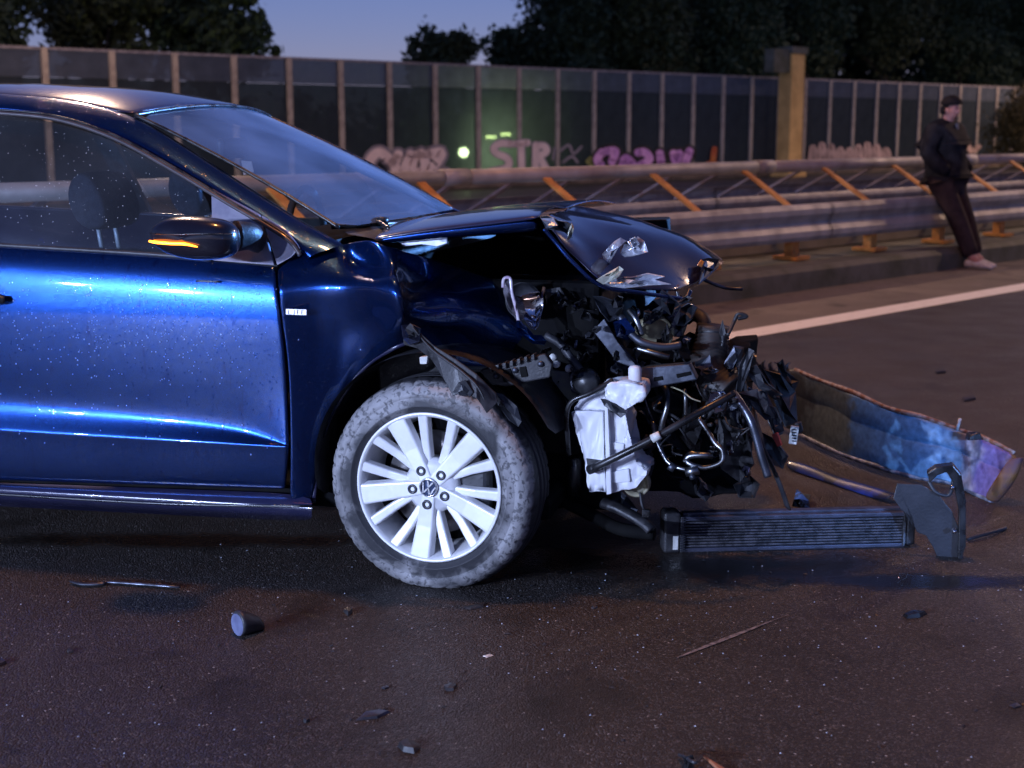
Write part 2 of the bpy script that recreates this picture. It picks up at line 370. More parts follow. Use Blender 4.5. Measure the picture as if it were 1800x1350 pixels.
for i in range(-4, 16):
    t0 = 6.85 + i * seglen
    to_local(extr('beam', wbeam(6.8, .665, -1), t0, t0 + seglen + .06, GALV), rail)
    to_local(extr('beam', wbeam(7.95, .765, 1), t0, t0 + seglen + .06, GALV2), rail)
    n = 14; to_local(extr('tube_rail', [(7.45 + .055 * math.cos(2 * math.pi * k / n), .955 + .055 * math.sin(2 * math.pi * k / n)) for k in range(n)], t0 + .004, t0 + seglen - .004, GALV, smooth=True), rail)
    to_local(extr('tube_sleeve', [(7.45 + .062 * math.cos(2 * math.pi * k / n), .955 + .062 * math.sin(2 * math.pi * k / n)) for k in range(n)], t0 - .12, t0 + .12, GALV, smooth=True), rail)
def bar(name, a, b, wid, thick, mat, root, along=RT):
    a = Vector(a); b = Vector(b); d = (b - a).normalized(); s = along.normalized() * wid / 2; n = d.cross(along).normalized() * thick / 2
    vs = [a - s - n, a + s - n, a + s + n, a - s + n, b - s - n, b + s - n, b + s + n, b - s + n]
    o = mesh(name, vs, [(3, 2, 1, 0), (4, 5, 6, 7), (0, 1, 5, 4), (1, 2, 6, 5), (2, 3, 7, 6), (3, 0, 4, 7)], mat)
    return to_local(o, root)
for k in range(-9, 40):
    t = 7.72 + 1.243 * k
    bar('strut', RW(6.86, t + .02, .60), RW(7.41, t + .02, .93), .075, .018, ORNG, rail)
    bar('post', RW(6.88, t, .22), RW(6.88, t, .62), .10, .08, ORNG, rail)
    bar('base_plate', RW(6.76, t, .215), RW(7.0, t, .215), .2, .03, ORNG, rail)
    for q in (.35, .97): bar('strut', RW(7.92, t + q, .68), RW(7.5, t + q + .1, .93), .055, .02, GALV2, rail)
    bar('post', RW(7.9, t + .62, .2), RW(7.9, t + .62, .52), .10, .08, GALV2, rail)

# ------------------------------------------------------------------ noise barrier with glass bays and graffiti
POSTM = M('beige_post', (.40, .36, .33), .7, 0, col2=(.28, .25, .23), scale=6, bump=.2, bscale=40)
WALLG = glassmat('dirty_barrier_glass', (.20, .25, .26), .42, (.085, .11, .135), 1.3, .15, 0., .2, .4)
WALLT = glassmat('sky_toned_top_glass', (.34, .38, .42), .45, (.17, .20, .25), 1.3, .15, 0., .2, .4)  # top panes paler: glow of the sky put into the glass colour
WALLB = M('stained_concrete_base', (.16, .12, .10), .85, 0, col2=(.09, .07, .06), scale=2., bump=.3, bscale=20)
WD = 23.; WH = 2.6; SP = 1.262
wall = empty('noise_barrier', RW(WD, 25, 0)); tag(wall, 'long glazed noise barrier with slim posts and graffiti behind the guardrail', 'noise barrier')
to_local(extr('base', [(WD - .09, -.02), (WD - .09, .26), (WD + .09, .26), (WD + .09, -.02)], -6, 118, WALLB), wall)
pa = Vector((0, 0, 0)); pm = gm = tm = cm = None
for k in range(-12, 84):
    t = 11.755 + SP * k
    if pm is None:
        pm = to_local(extr('post', [(WD - .06, .25), (WD - .06, WH + .01), (WD + .06, WH + .01), (WD + .06, .25)], t - .055, t + .055, POSTM), wall)
        gm = to_local(extr('pane', [(WD - .012, .262), (WD - .012, 2.12), (WD + .012, 2.12), (WD + .012, .262)], t + .056, t + SP - .056, WALLG), wall)
        tm = to_local(extr('pane', [(WD - .012, 2.128), (WD - .012, WH - .02), (WD + .012, WH - .02), (WD + .012, 2.128)], t + .056, t + SP - .056, WALLT), wall)
        k0 = k
    else:
        for s in (pm, gm, tm):
            c = s.copy(); COL.objects.link(c); c.parent = wall; c.location = RT * SP * (k - k0)
to_local(extr('cap_rail', [(WD - .02, WH - .018), (WD - .02, WH + .03), (WD + .02, WH + .03), (WD + .02, WH - .018)], -6, 117, GALV2), wall)
# graffiti: flat spray paint on the bays, traced where it stands
def ribbon(pts, wid, D, k=5):
    path = smoothpath([Vector((q[0], q[1], 0)) for q in pts], k) if len(pts) > 2 else [Vector((q[0], q[1], 0)) for q in pts]
    vs, fs = [], []; n = len(path)
    dirs = [(path[min(i + 1, n - 1)] - path[max(i - 1, 0)]).normalized() for i in range(n)]
    for p, d in zip(path, dirs):
        s = Vector((-d.y, d.x, 0)) * wid / 2
        for q in (p + s, p - s):
            t, z = RD(q.x, q.y, D); vs.append(RW(D, t, z))
    for i in range(n - 1): fs.append((2 * i, 2 * i + 1, 2 * i + 3, 2 * i + 2))
    for p in (path[0], path[-1]):       # round ends
        b = len(vs)
        for a in range(12):
            t, z = RD(p.x + wid / 2 * math.cos(a * math.pi / 6), p.y + wid / 2 * math.sin(a * math.pi / 6), D); vs.append(RW(D, t, z))
        fs.append(tuple(range(b, b + 12)))
    return vs, fs
def spray(strokes, wid, D, mat, name='graffiti_letter'):
    V_, F_ = [], []
    for i, s in enumerate(strokes):
        v, f = ribbon(s, wid, D - i * .0012); b = len(V_); V_ += v; F_ += [tuple(q + b for q in ff) for ff in f]
    return to_local(mesh(name, V_, F_, mat), wall)
def sp_(n, c, c2): return M(n, c, .7, 0, col2=c2, scale=3., lo=.35, hi=.65)
PINK = sp_('pale_pink_spray', (.88, .72, .70), (.70, .56, .56)); GREYS = sp_('grey_spray', (.30, .27, .32), (.22, .2, .25)); BLK = sp_('black_spray', (.02, .015, .02), (.035, .03, .035))
PURP = sp_('pink_purple_spray', (.80, .42, .80), (.5, .22, .6)); YLW = sp_('yellow_green_spray', (.35, .36, .12), (.22, .25, .08)); ORS = sp_('orange_spray', (.6, .2, .05), (.5, .08, .04))
DG = WD - .07
C1 = [(690, 285), (668, 268), (652, 280), (650, 300), (668, 312)]; C2 = [(700, 272), (694, 290), (704, 308), (714, 290), (722, 272)]
C3 = [(735, 272), (727, 290), (737, 306), (748, 290), (740, 270)]; C4 = [(752, 272), (775, 268), (768, 285), (755, 304), (782, 306)]
for s in (C1, C2, C3, C4): spray([s], 28, DG, GREYS)
for s in (C1, C2, C3, C4): spray([s], 17, DG - .006, PINK)
spray([[(676, 280), (664, 288), (672, 300)], [(736, 282), (734, 294)], [(760, 282), (768, 290)]], 2.5, DG - .012, BLK, 'graffiti_outline')
STR = [[[(898, 253), (880, 252), (868, 260), (873, 270), (890, 277), (895, 288), (886, 297), (864, 301)]], [[(906, 253), (927, 251)], [(916, 252), (917, 300)]],
       [[(941, 300), (942, 255)], [(942, 256), (957, 257), (960, 267), (944, 275)], [(948, 276), (962, 300)]]]
for s in STR: spray(s, 15, DG, GREYS); spray(s, 11.5, DG - .008, PINK)
spray([[(985, 265), (1000, 255), (1008, 270), (1022, 258)], [(990, 285), (1005, 275), (1015, 285)], [(975, 260), (972, 280)]], 5, DG, GREYS, 'graffiti_scribble')
B_ = [[(1058, 268), (1050, 280), (1056, 290)], [(1066, 266), (1082, 266), (1076, 284)], [(1094, 288), (1100, 278), (1112, 288)], [(1122, 268), (1134, 268), (1142, 280), (1126, 290)], [(1160, 270), (1162, 288)], [(1184, 270), (1188, 284), (1194, 270)], [(1212, 266), (1204, 288)]]
for s in B_: spray([s], 24, DG, BLK, 'graffiti_outline')
for s in B_: spray([s], 14, DG - .01, PURP)
spray([[(1034, 284), (1042, 278), (1040, 290)]], 9, DG, YLW, 'graffiti_scribble')
spray([[(1256, 262), (1253, 285)], [(1246, 288), (1264, 290)]], 10, DG, ORS, 'graffiti_scribble')
PALE = sp_('faded_pink_spray', (.55, .40, .38), (.3, .22, .22))
for k in range(9):
    x = 1424 + k * 16; spray([[(x, 284), (x + 4, 258 - 6 * math.sin(k * 1.3)), (x + 10, 270), (x + 12, 284)]], 9, DG, PALE, 'graffiti_scribble')
spray([[(1688, 262), (1700, 256), (1708, 266), (1720, 258)]], 9, DG, PALE, 'graffiti_scribble')

# column with a box on it in front of the barrier
PILM = M('amber_lit_concrete', (.72, .46, .17), .75, 0, col2=(.55, .34, .12), scale=2.5, bump=.3, bscale=18)  # amber lamp light put into the concrete's base colour
tP, _ = RD(1386, 300, 22.2)
col_ = empty('concrete_column', RW(22.2, tP, 0)); tag(col_, 'tall square concrete column, amber light in its colour, with grey box beside its head', 'column')
to_local(extr('shaft', [(22.0, -.02), (22.0, 3.2), (22.4, 3.2), (22.4, -.02)], tP - .3, tP + .3, PILM), col_)
to_local(extr('cabinet', [(22.05, 2.7), (22.05, 3.3), (22.35, 3.3), (22.35, 2.7)], tP - 1.05, tP - .31, CONC), col_)
to_local(extr('head_cap', [(21.95, 3.2), (21.95, 3.38), (22.45, 3.38), (22.45, 3.2)], tP - .36, tP + .36, CONC), col_)
to_local(extr('foot', [(21.9, -.02), (21.9, .18), (22.5, .18), (22.5, -.02)], tP - .4, tP + .4, PILM), col_)
# lamps glowing behind the barrier
LITM = M('lit_lamp_glass', (.95, .95, .7), .4, emit=(1., .90, .40), es=150.)
LITT = M('lit_tube', (.95, .95, .6), .4, emit=(1., .90, .28), es=60.)
t_, z_ = RD(815, 268, 24.2); fl = empty('floodlight', RW(24.2, t_, 0)); tag(fl, 'lit round yellow-green lamp on a pole shining through the barrier', 'lamp')
lo_ = lathe('bulb', [(.001, -.10), (.06, -.09), (.105, -.05), (.11, 0), (.09, .05), (.001, .06)], LITM, fl, 24); lo_.location = (0, 0, z_)
tube('pole', [(0, .1, 0), (0, .1, z_ + .1)], .04, GREYP, fl, k=1); lathe('shade', [(.17, -.02), (.17, .08), (.05, .14), (.001, .14)], GREYP, fl, 24).location = (0, 0, z_)
pl = bpy.data.lights.new('floodlight_glow', 'POINT'); pl.energy = 150; pl.color = (1., .92, .4); pl.shadow_soft_size = .15
po = bpy.data.objects.new('floodlight_glow', pl); link(po, fl); po.location = (0, -.35, z_)
for i, (x, y) in enumerate(((863, 241), (889, 236))):
    t_, z_ = RD(x, y, 24.2); tl = empty('tube_light', RW(24.2, t_, 0)); tag(tl, ('left' if i == 0 else 'right') + ' one of two lit yellow tube lights above the white lettering', 'lamp', 'tube lights behind the barrier')
    o = box('tube', (-.14, -.03, z_ - .035), (.14, .03, z_ + .035), LITT, tl, .01); o.rotation_euler = (0, 0, R(45))
    tube('pole', [(0, .08, 0), (0, .08, z_ + .1)], .02, GREYP, tl, k=1)

# ------------------------------------------------------------------ trees beyond the barrier
BARK = M('dark_bark', (.05, .04, .03), .9, 0, col2=(.03, .025, .02), scale=9, bump=.5, bscale=30)
def leafmat(n, a, b): 
    m = M(n, a, .7, 0, col2=b, scale=.9, lo=.35, hi=.65); return m
LEAF = [leafmat('dark_green_leaves', (.045, .075, .035), (.075, .10, .045)), leafmat('olive_leaves', (.06, .08, .03), (.09, .10, .04)), leafmat('amber_lit_leaves', (.11, .08, .018), (.07, .055, .015))]  # last entry has amber lamp light put into the leaf colour
def foliage(name, blobs, n, size, mat, parent, seed):
    rnd = random.Random(seed); vs, fs = [], []; tot = sum(b[3] * b[4] * b[5] for b in blobs)
    for (x, y, z, rx, ry, rz) in blobs:
        nc = max(6, int(n * rx * ry * rz / tot / 26))
        for c in range(nc):
            while True:
                q = Vector([rnd.uniform(-1, 1) for _ in range(3)])
                if .35 < q.length < 1: break
            cc = Vector((x + q.x * rx, y + q.y * ry, z + q.z * rz)); cr = rnd.uniform(.18, .42) * min(rx, 1.6)
            for l in range(26):
                p = cc + Vector([rnd.gauss(0, .5) * cr for _ in range(3)])
                a = Vector([rnd.uniform(-1, 1) for _ in range(3)]).normalized(); b = a.cross(Vector([rnd.uniform(-1, 1) for _ in range(3)])).normalized()
                s = size * rnd.uniform(.6, 1.3); k = len(vs)
                vs += [p - a * s, p + b * s * .45, p + a * s, p - b * s * .45]; fs.append((k, k + 1, k + 2, k + 3))
    return mesh(name, vs, fs, mat, parent)
def tree(px, py, D, wid, hgt, label, mi=0, n=5200, seed=0, size=.11, low=.35, group='trees beyond the barrier'):
    """px,py: pixel of the crown's centre; wid, hgt: crown size in metres"""
    t, z = RD(px, py, D); root = empty('broadleaf_tree', RW(D, t, -.02)); tag(root, label, 'tree', group); rnd = random.Random(seed)
    blobs = []
    for k in range(9):
        a = rnd.uniform(0, 6.28); rr = rnd.uniform(.1, .33) * wid
        blobs.append((rr * math.cos(a), rr * math.sin(a), z + rnd.uniform(-.34, .34) * hgt, wid * rnd.uniform(.16, .3), wid * rnd.uniform(.16, .3), hgt * rnd.uniform(.14, .26)))
    blobs.append((0, 0, z, wid * .33, wid * .33, hgt * .38))
    foliage('crown', blobs, int(n * 1.7), size * 1.15, LEAF[mi], root, seed)
    tube('trunk', [(0, 0, 0), (.05, 0, z * .4), (-.03, .05, z * .8), (.02, 0, z + hgt * .2)], [.16 + wid * .015, .14, .1, .04], BARK, root)
    for k in range(4):
        a = k * 1.6 + seed; tube('limb', [(0, 0, z * (.5 + .1 * k)), (math.cos(a) * wid * .15, math.sin(a) * wid * .15, z * (.62 + .1 * k)), (math.cos(a) * wid * .3, math.sin(a) * wid * .3, z * (.7 + .12 * k))], [.07, .05, .02], BARK, root, seg=6)
    return root
tree(-30, 40, 30, 2.4, 3.4, 'tree crown cut by the left edge of the photo', 0, 3500, 1)
tree(175, 35, 31, 3.2, 3.8, 'loose left half of the dark tree pair above the barrier', 1, 4200, 2)
tree(365, 30, 31, 3.7, 4.2, 'dense dark tree above the barrier behind the car roof', 0, 6500, 3)
tree(770, 110, 34, 2.7, 2.2, 'small lone tree peeping over the barrier in open sky', 1, 3200, 4)
tree(900, 110, 34, 1.9, 2.4, 'narrow dark bush between lone tree and the big trees', 0, 2500, 5)
tree(1010, 55, 32, 3.8, 4.6, 'leftmost tree of the big dark mass on the right', 0, 8500, 6)
tree(1130, 0, 31, 4.6, 6.5, 'second tree from the left in the big dark mass', 1, 9000, 7)
tree(1270, 20, 31, 4.6, 6.5, 'big dark tree directly left above the concrete column', 0, 9000, 8)
tree(1420, 10, 32, 5., 7., 'big dark tree directly above the concrete column head', 0, 9000, 9)
tree(1560, 10, 32, 5.4, 7., 'big dark tree right of the concrete column', 1, 9000, 10)
tree(1690, 20, 31, 5.4, 7., 'big dark tree above the standing person', 0, 9000, 11)
tree(1830, 30, 30, 6., 7., 'dark tree at the right edge above the amber bush', 0, 9000, 12)
tree(1990, 40, 30, 6., 7., 'dark tree just beyond the right edge of the photo', 1, 5000, 14)
t_, z_ = RD(1800, 235, 20.5); root = empty('amber_lit_bush', RW(20.6, t_ + .4, 0)); tag(root, 'leafy bush with amber light in its leaf colour, right edge before the barrier', 'bush')
foliage('leaves', [(0, 0, .9, 1.3, 1.3, .9), (.3, .2, 1.9, 1., 1., .8), (-.5, -.3, 1.4, .8, .8, .6)], 6500, .07, LEAF[2], root, 33)
for k in range(5): tube('stem', [(0, 0, 0), (math.cos(k * 1.3) * .3, math.sin(k * 1.3) * .3, .9), (math.cos(k * 1.3) * .7, math.sin(k * 1.3) * .7, 1.9)], [.03, .02, .008], BARK, root, seg=6)
rnd = random.Random(8); blobs = []
for k in range(46):
    x_ = 985 + k * 23; t, z = RD(x_, 100, 37.); top = 12. if x_ > 1080 else 4. + (x_ - 985) * .07
    for h_ in range(4): p = RW(37 + rnd.uniform(-1, 2), t, .8 + h_ * top / 4 + rnd.uniform(-.3, .3)); blobs.append((p.x, p.y, p.z, 1.5, 1.5, top / 5))
for k in range(14):
    p = RW(37 + rnd.uniform(-2, 2), 75 + k * 5, 3.); blobs.append((p.x, p.y, p.z, 3., 3., 4.))
hd = foliage('distant_wood', blobs, 120000, .30, LEAF[0], None, 45); tag(hd, 'dark mass of wood behind the big trees on the right', 'wood', kind='stuff')
rnd = random.Random(5); blobs = []
for k in range(70):
    t = -4 + k * 1.05; p = RW(26.5 + rnd.uniform(-.6, 1.2), t, rnd.uniform(.7, 1.1)); blobs.append((p.x, p.y, p.z, .9, .9, rnd.uniform(1.0, 1.35)))
hd = foliage('hedge', blobs, 60000, .11, LEAF[0], None, 44); tag(hd, 'dark continuous hedge seen dimly through the barrier glass', 'hedge', kind='stuff')

# ------------------------------------------------------------------ the wrecked car
car = empty('damaged_car', W0, -CA)
tag(car, 'dark blue hatchback with crushed front end, buckled hood and exposed engine bay', 'car')
def lerp(a, b, f): return a + (b - a) * f
def curve(pts, x):
    if x <= pts[0][0]:
        (a, b), (c, d) = pts[0], pts[1]
    elif x >= pts[-1][0]:
        (a, b), (c, d) = pts[-2], pts[-1]
    else:
        for (a, b), (c, d) in zip(pts, pts[1:]):
            if a <= x <= c: break
    return b + (d - b) * (x - a) / (c - a)
CW = 1.70                                              # body width
def mir(p): return Vector((p[0], CW - p[1], p[2]))
# door: rows (y at photo x=0, y at x=500, depth)
cut = [(460, 482), (480, 483), (540, 490), (600, 499), (700, 505), (800, 506), (862, 501)]
xs = [-170, -60, 20, 110, 200, 290, 370, 430, 468, 488, 1000]
rowdef = [([(0, 431), (265, 447), (480, 466)], .046), ([(0, 437), (265, 453), (480, 472)], .034), ([(0, 466), (480, 497)], .010), ([(0, 520), (480, 545)], .0), ([(0, 590), (480, 612)], .003), ([(0, 655), (480, 690)], .014),
          ([(0, 700), (200, 717), (400, 740), (470, 758), (500, 778)], .029), ([(0, 722), (200, 737), (400, 755), (500, 781)], .023), ([(0, 752), (250, 767), (500, 783)], .004), ([(0, 757), (250, 772), (500, 786)], .001), ([(0, 763), (250, 778), (500, 791)], .005), ([(0, 800), (500, 822)], .016), ([(0, 842), (500, 858)], .033), ([(0, 846), (500, 862)], .05)]
rows = []
for i, (yc, v) in enumerate(rowdef):
    r = []
    for x in xs:
        y = curve(yc, min(x, 500))
        xe = curve(cut, y); xx = min(x, xe) if x < 1000 else xe
        if x == 488: xx = xe - 8
        y = curve(yc, xx); vv = v
        if i in (6, 7) and xx > 440: vv = lerp(v, .008, (xx - 440) / 60)
        r.append(P(xx, y, vv))
    rows.append(r)
door = grid('door', rows, PAINT, car, 2, .018)
# handle end at the left edge of the photo
tube('handle', [P(-95, 527, -.012), P(-60, 524, -.03), (P(-20, 526, -.035)), P(8, 527, -.018)], [.011, .016, .016, .011], BLACKG, door)
tube('lock_button', [P(345, 494, .004), P(385, 495, .004)], .003, BLACKG, door)
belt_tr = tube('belt_moulding', [P(-170, 421, .044), P(0, 431, .044), P(265, 447, .044), P(372, 457, .044)], .0065, GREYP, door)
# rear door, quarter and tail behind the photo's edge
pw = [(.962, .046), (.945, .034), (.895, .010), (.82, 0.), (.70, .003), (.58, .014), (.49, .029), (.45, .023), (.40, .004), (.392, .001), (.382, .005), (.32, .016), (.255, .033), (.245, .05)]
def sidecols(us, archu=None, dv=0.):
    rws = []
    for (wz, v) in pw:
        r = []
        for u in us:
            z = wz + (-(u + 1.65)) * .03 if wz > .9 else wz
            if archu is not None:
                d = abs(u - archu)
                if d < .345: lo = .30 + math.sqrt(max(0, .345 ** 2 - d * d)); z = max(z, lo + (z - .245) * (1 - (lo - .245) / .75) * .9)
            vv = v + (max(0, -(u + 2.75)) ** 2) * .9 + dv
            r.append(Vector((u, vv, z)))
        rws.append(r)
    return rws
uL = rows[3][0].x
grid('door', sidecols([uL - .008, uL - .3, uL - .55, uL - .62]), PAINT, car, 2, .018)
qu = [uL - .628, -2.5 + .3, -2.5 + .33, -2.5 + .25, -2.5 + .12, -2.5, -2.5 - .12, -2.5 - .25, -2.5 - .33, -2.9, -3.05, -3.14]
grid('quarter_panel', sidecols(sorted(qu, reverse=False), -2.5), PAINT, car, 1, .018)
# far side skin, sills, floor, tail
far = [[mir(p) for p in r][::-1] for r in sidecols([-3.14, -2.9, -2.83, -2.7, -2.5, -2.3, -2.17, -1.9, -1.5, -1., -.5, -.35], -2.5)]
grid('side_panel', far, SHADEP, car, 1, .018)
box('tail_panel', (-3.16, .2, .3), (-3.05, CW - .2, .96), PAINT, car, .02)
gz = grid('tail_glass', [[Vector((-2.75, v, 1.36)) for v in (.32, .85, 1.38)], [Vector((-3.12, v, .97)) for v in (.2, .85, 1.5)]], SGLASS, car, 1)
sillrows = [[P(x, y0 + x * k, v) for x in (-170, 0, 200, 400, 548)] for y0, k, v in ((848, .037, .052), (853, .058, .022), (862, .058, .012), (868, .058, .016), (872, .058, .022), (878, .058, .03), (890, .05, .09))]
sill = grid('sill', sillrows, SHADEP, car, 1)
tube('sill_trim', [P(-170, 859, .012), P(0, 869, .012), P(300, 886, .012), P(548, 894 - 4, .014)], .004, BLACKG, sill)
s0 = sillrows[0][0].x
grid('sill', [[Vector((u, v, z)) for u in (-2.15, s0 - .01)] for v, z in ((.052, .24), (.02, .225), (.012, .21), (.03, .18), (.09, .165))], SHADEP, car, 1)
box('floor_pan', (-3.0, .1, .19), (.3, CW - .1, .26), VOID, car, .02)
# glasshouse
railpx = [(-170, 160), (-60, 162), (0, 165), (120, 173), (235, 201), (300, 241), (400, 305), (500, 370), (560, 407), (604, 430)]
winpx = [(-170, 187), (-60, 188), (0, 190), (100, 201), (200, 234), (300, 288), (400, 348), (500, 408), (528, 440), (540, 452)]
up = [S(x, y, .075) for x, y in railpx]; lo_ = [S(x, y, .004) for x, y in winpx]
mid = [(a + b) / 2 + Vector((0, -.004, .002)) for a, b in zip(up, lo_)]
inner = [p + Vector((-.004, .03, -.012)) for p in lo_]
uu = [p + Vector((-.02, .03, .004)) for p in up]
grid('pillar', [uu, up, mid, lo_, inner], PAINT, car, 2)
trimpts = [S(x, y + 9, -.004) for x, y in winpx[:9]]
TRIMM = M('satin_window_trim', (.07, .06, .065), .35, .2, coat=.5, col2=(.05, .045, .05), scale=30)
tube('window_trim', trimpts, .0065, TRIMM, car)
tube('window_trim', [S(x, y + 3, -.002) for x, y in winpx[:9]], .0035, BLACKG, car)
gtop = [S(x, y + 12, .012) for x, y in winpx[:7]]; gtop.append(S(372, 336, .012)); gtop = [S(-170, 199, .012), S(-60, 200, .012), S(0, 202, .012), S(100, 213, .012), S(200, 246, .012), S(300, 300, .012), S(372, 342, .012)]
gbot = [P(x, curve([(0, 431), (265, 447), (480, 466)], x), .052) for x in (-170, -60, 0, 100, 200, 300, 372)]
gm_ = [(a + b) / 2 + Vector((0, -.008, 0)) for a, b in zip(gtop, gbot)]
glass = grid('side_window', [gtop, gm_, gbot], SGLASS, car, 2)
SAILM = M('violet_reflection_panel', (.30, .29, .36), .28, .3, coat=.6, col2=(.24, .23, .30), scale=26, bump=.08, bscale=70)  # lavender reflection put into the panel's base colour
poly('sail_panel', [S(371, 332, .002), S(455, 377, .002), S(482, 466, .002), P(374, 458, .04)], .012, SAILM, car, bev=.002)
poly('sail_panel', [S(459, 379, .002), S(505, 407, .002), S(526, 437, .002), P(512, 452, .045), P(487, 466, .042)], .012, SAILM, car, bev=.002)
# rear glasshouse + far glasshouse
wl_ = lo_[0]; ul_ = up[0]
grid('roof_side', [[ul_ + Vector((0, .03, .0)), Vector((-2.3, .31, 1.42)), Vector((-2.75, .33, 1.35)), Vector((-3.0, .30, 1.2))], [wl_ + Vector((-.01, 0, 0)), Vector((-2.3, .25, 1.37)), Vector((-2.7, .25, 1.30)), Vector((-2.98, .24, 1.15))]], PAINT, car, 1)
grid('side_window', [[wl_ + Vector((-.06, .01, 0)), Vector((-2.3, .26, 1.37)), Vector((-2.6, .26, 1.28))], [Vector((uL - .06, .056, .975)), Vector((-2.3, .06, .98)), Vector((-2.75, .07, .99))]], SGLASS, car, 1)
box('pillar', (uL - .08, .06, .96), (uL + .02, .10, 1.0), GLOSSB, car, .004)
poly('pillar', [S(-190, 196, .02), S(-150, 196, .02), P(-150, 424, .07), P(-190, 424, .07)], .03, BLACK, car, bev=.003)
poly('pillar', [mir(S(-190, 196, .02)), mir(S(-150, 196, .02)), mir(P(-150, 424, .07)), mir(P(-190, 424, .07))], .03, BLACK, car, Vector((0, -1, 0)))
grid('pillar', [[mir(p) for p in q] for q in ([uu, up, mid, lo_, inner][::-1])], SHADEP, car, 2)
grid('side_window', [[mir(p) for p in gbot], [mir(p) for p in gtop]], glassmat('far_side_glass', (.8, .86, .9), .02, (.4, .45, .5), 1.3, .03), car, 1)
# roof
nr = [p for p in up[:5]]; rear = [Vector((-3.02, .30, 1.18)), Vector((-2.75, .33, 1.35)), Vector((-2.3, .31, 1.42))]
edge = rear + nr
rws = []
for f in (0, .06, .2, .5, .8, .94, 1):
    r = []
    for p in edge:
        v = lerp(p.y, CW - p.y, f); b = 1 - (2 * f - 1) ** 2
        r.append(Vector((p.x + .05 * b * (1 if p.x > -1.4 else 0), v, p.z + .045 * b ** .8)))
    rws.append(r)
grid('roof', rws[::-1], SHADEP, car, 2, .01)
# windscreen
ta, tb = P(238, 204, up[4].y + .012), None
tb = mir(ta); ba = P(596, 402, .20); bb = Vector((ba.x - .02, CW - .2, ba.z - .015))
wsr = []
for i in range(7):
    g_ = i / 6; r = []
    for j in range(9):
        f = j / 8; b = 1 - (2 * f - 1) ** 2
        p = ta.lerp(tb, f).lerp(ba.lerp(bb, f), g_)
        r.append(p + Vector((.055 + .07 * g_, 0, .035 * (1 - g_) + .02 * g_)) * b + Vector((.01, 0, .02)) * (4 * g_ * (1 - g_)) * .6)
    wsr.append(r)
ws = grid('windshield', wsr, WGLASS, car, 1)
tube('windshield_seal', [q + Vector((0, 0, .004)) for q in wsr[0]], .006, BLACKG, car)
tube('windshield_seal', [r[-1] for r in wsr], .008, BLACKG, car)
tube('windshield_seal', [r[0] + Vector((0, .0, .003)) for r in wsr], .006, BLACKG, car)
# cowl and wipers
cr = []
for dx, dz in ((-.01, -.012), (.06, -.02), (.14, -.03), (.16, -.09)):
    cr.append([q + Vector((dx, 0, dz)) for q in wsr[-1]])
cowl = grid('cowl', cr, BLACK, car, 1)
wp = tube('wiper', [P(582, 398, .3), P(640, 396, .36), P(700, 392, .55), P(745, 384, .9)], .009, BLACKG, car)
tube('wiper_arm', [P(684, 402, .3), P(664, 390, .4), P(640, 393, .5), P(600, 396, .6)], .007, BLACKG, wp)
lathe('wiper_cap', [(.001, -.014), (.018, -.012), (.02, .01), (.001, .012)], BLACKG, wp, 16, 'z').location = P(672, 388, .42)
# interior: seats, dash, wheel
def seat(v0, u0, name='seat'):
    s = empty(name, (u0, v0, .3)); s.parent = car
    def sg(nm, prof, w2):
        rr = []
        for f, k in ((-1, .86), (-.9, .97), (-.4, 1), (.4, 1), (.9, .97), (1, .86)):
            c = Vector((sum(p[0] for p in prof) / len(prof), 0, sum(p[1] for p in prof) / len(prof)))
            rr.append([Vector((c.x + (p[0] - c.x) * k, f * w2, c.z + (p[1] - c.z) * k)) for p in prof])
        rr = [[sum(rr[0], Vector()) / len(prof)] * len(prof)] + rr + [[sum(rr[-1], Vector()) / len(prof)] * len(prof)]
        return grid(nm, rr, SEATM, s, 2, closed=True)
    sg('cushion', [(.2, .0), (.22, .16), (-.25, .12), (-.25, 0)], .24)
    sg('backrest', [(-.17, .1), (-.26, .35), (-.36, .62), (-.46, .62), (-.40, .3), (-.3, .05)], .22)
    sg('headrest', [(-.34, .68), (-.35, .78), (-.40, .87), (-.47, .87), (-.50, .78), (-.45, .67)], .125)
    for d in (-.055, .055): tube('headrest_post', [(-.40, d, .58), (-.42, d, .72)], .008, M('satin_steel_post', (.85, .88, .92), .4, .2, col2=(.75, .78, .82), scale=40), s, k=1)
    return s
seat(.50, -.86); seat(1.2, -.86)
dr = [[Vector((u, v, z)) for v in (.1, .4, .85, 1.3, 1.6)] for u, z in ((-.42, .97), (-.6, .985), (-.75, .965), (-.82, .88), (-.78, .7), (-.5, .5))]
dash = grid('dashboard', dr, INTER, car, 2)
sw = lathe('steering_wheel', [(.185 + .014 * math.cos(a * math.pi / 4), .014 * math.sin(a * math.pi / 4)) for a in range(8)], INTER, car, 32, closed=True); sw.location = (-.86, 1.22, .9); sw.rotation_euler = (0, 0, R(90)); sw.rotation_euler.x = R(0)
sw.rotation_euler = (R(0), R(-25), R(90))
mr_ = box('rear_view_mirror', (-1.0, .76, 1.20), (-.97, .98, 1.27), BLACK, car, .012)
box('firewall', (-.42, .14, .3), (-.36, CW - .14, .93), VOID, car, .01)
box('door_trim', (-1.6, .07, .3), (-.5, .1, .95), INTER, car, .01)
box('door_trim', (-1.6, CW - .1, .3), (-.5, CW - .07, .95), INTER, car, .01)
paper = poly('paper_note', [P(424, 282, .9), P(442, 284, .9), P(446, 302, .9), P(428, 308, .9)], .002, M('pinkish_paper', (.6, .45, .42), .8, col2=(.5, .38, .36), scale=20), car)
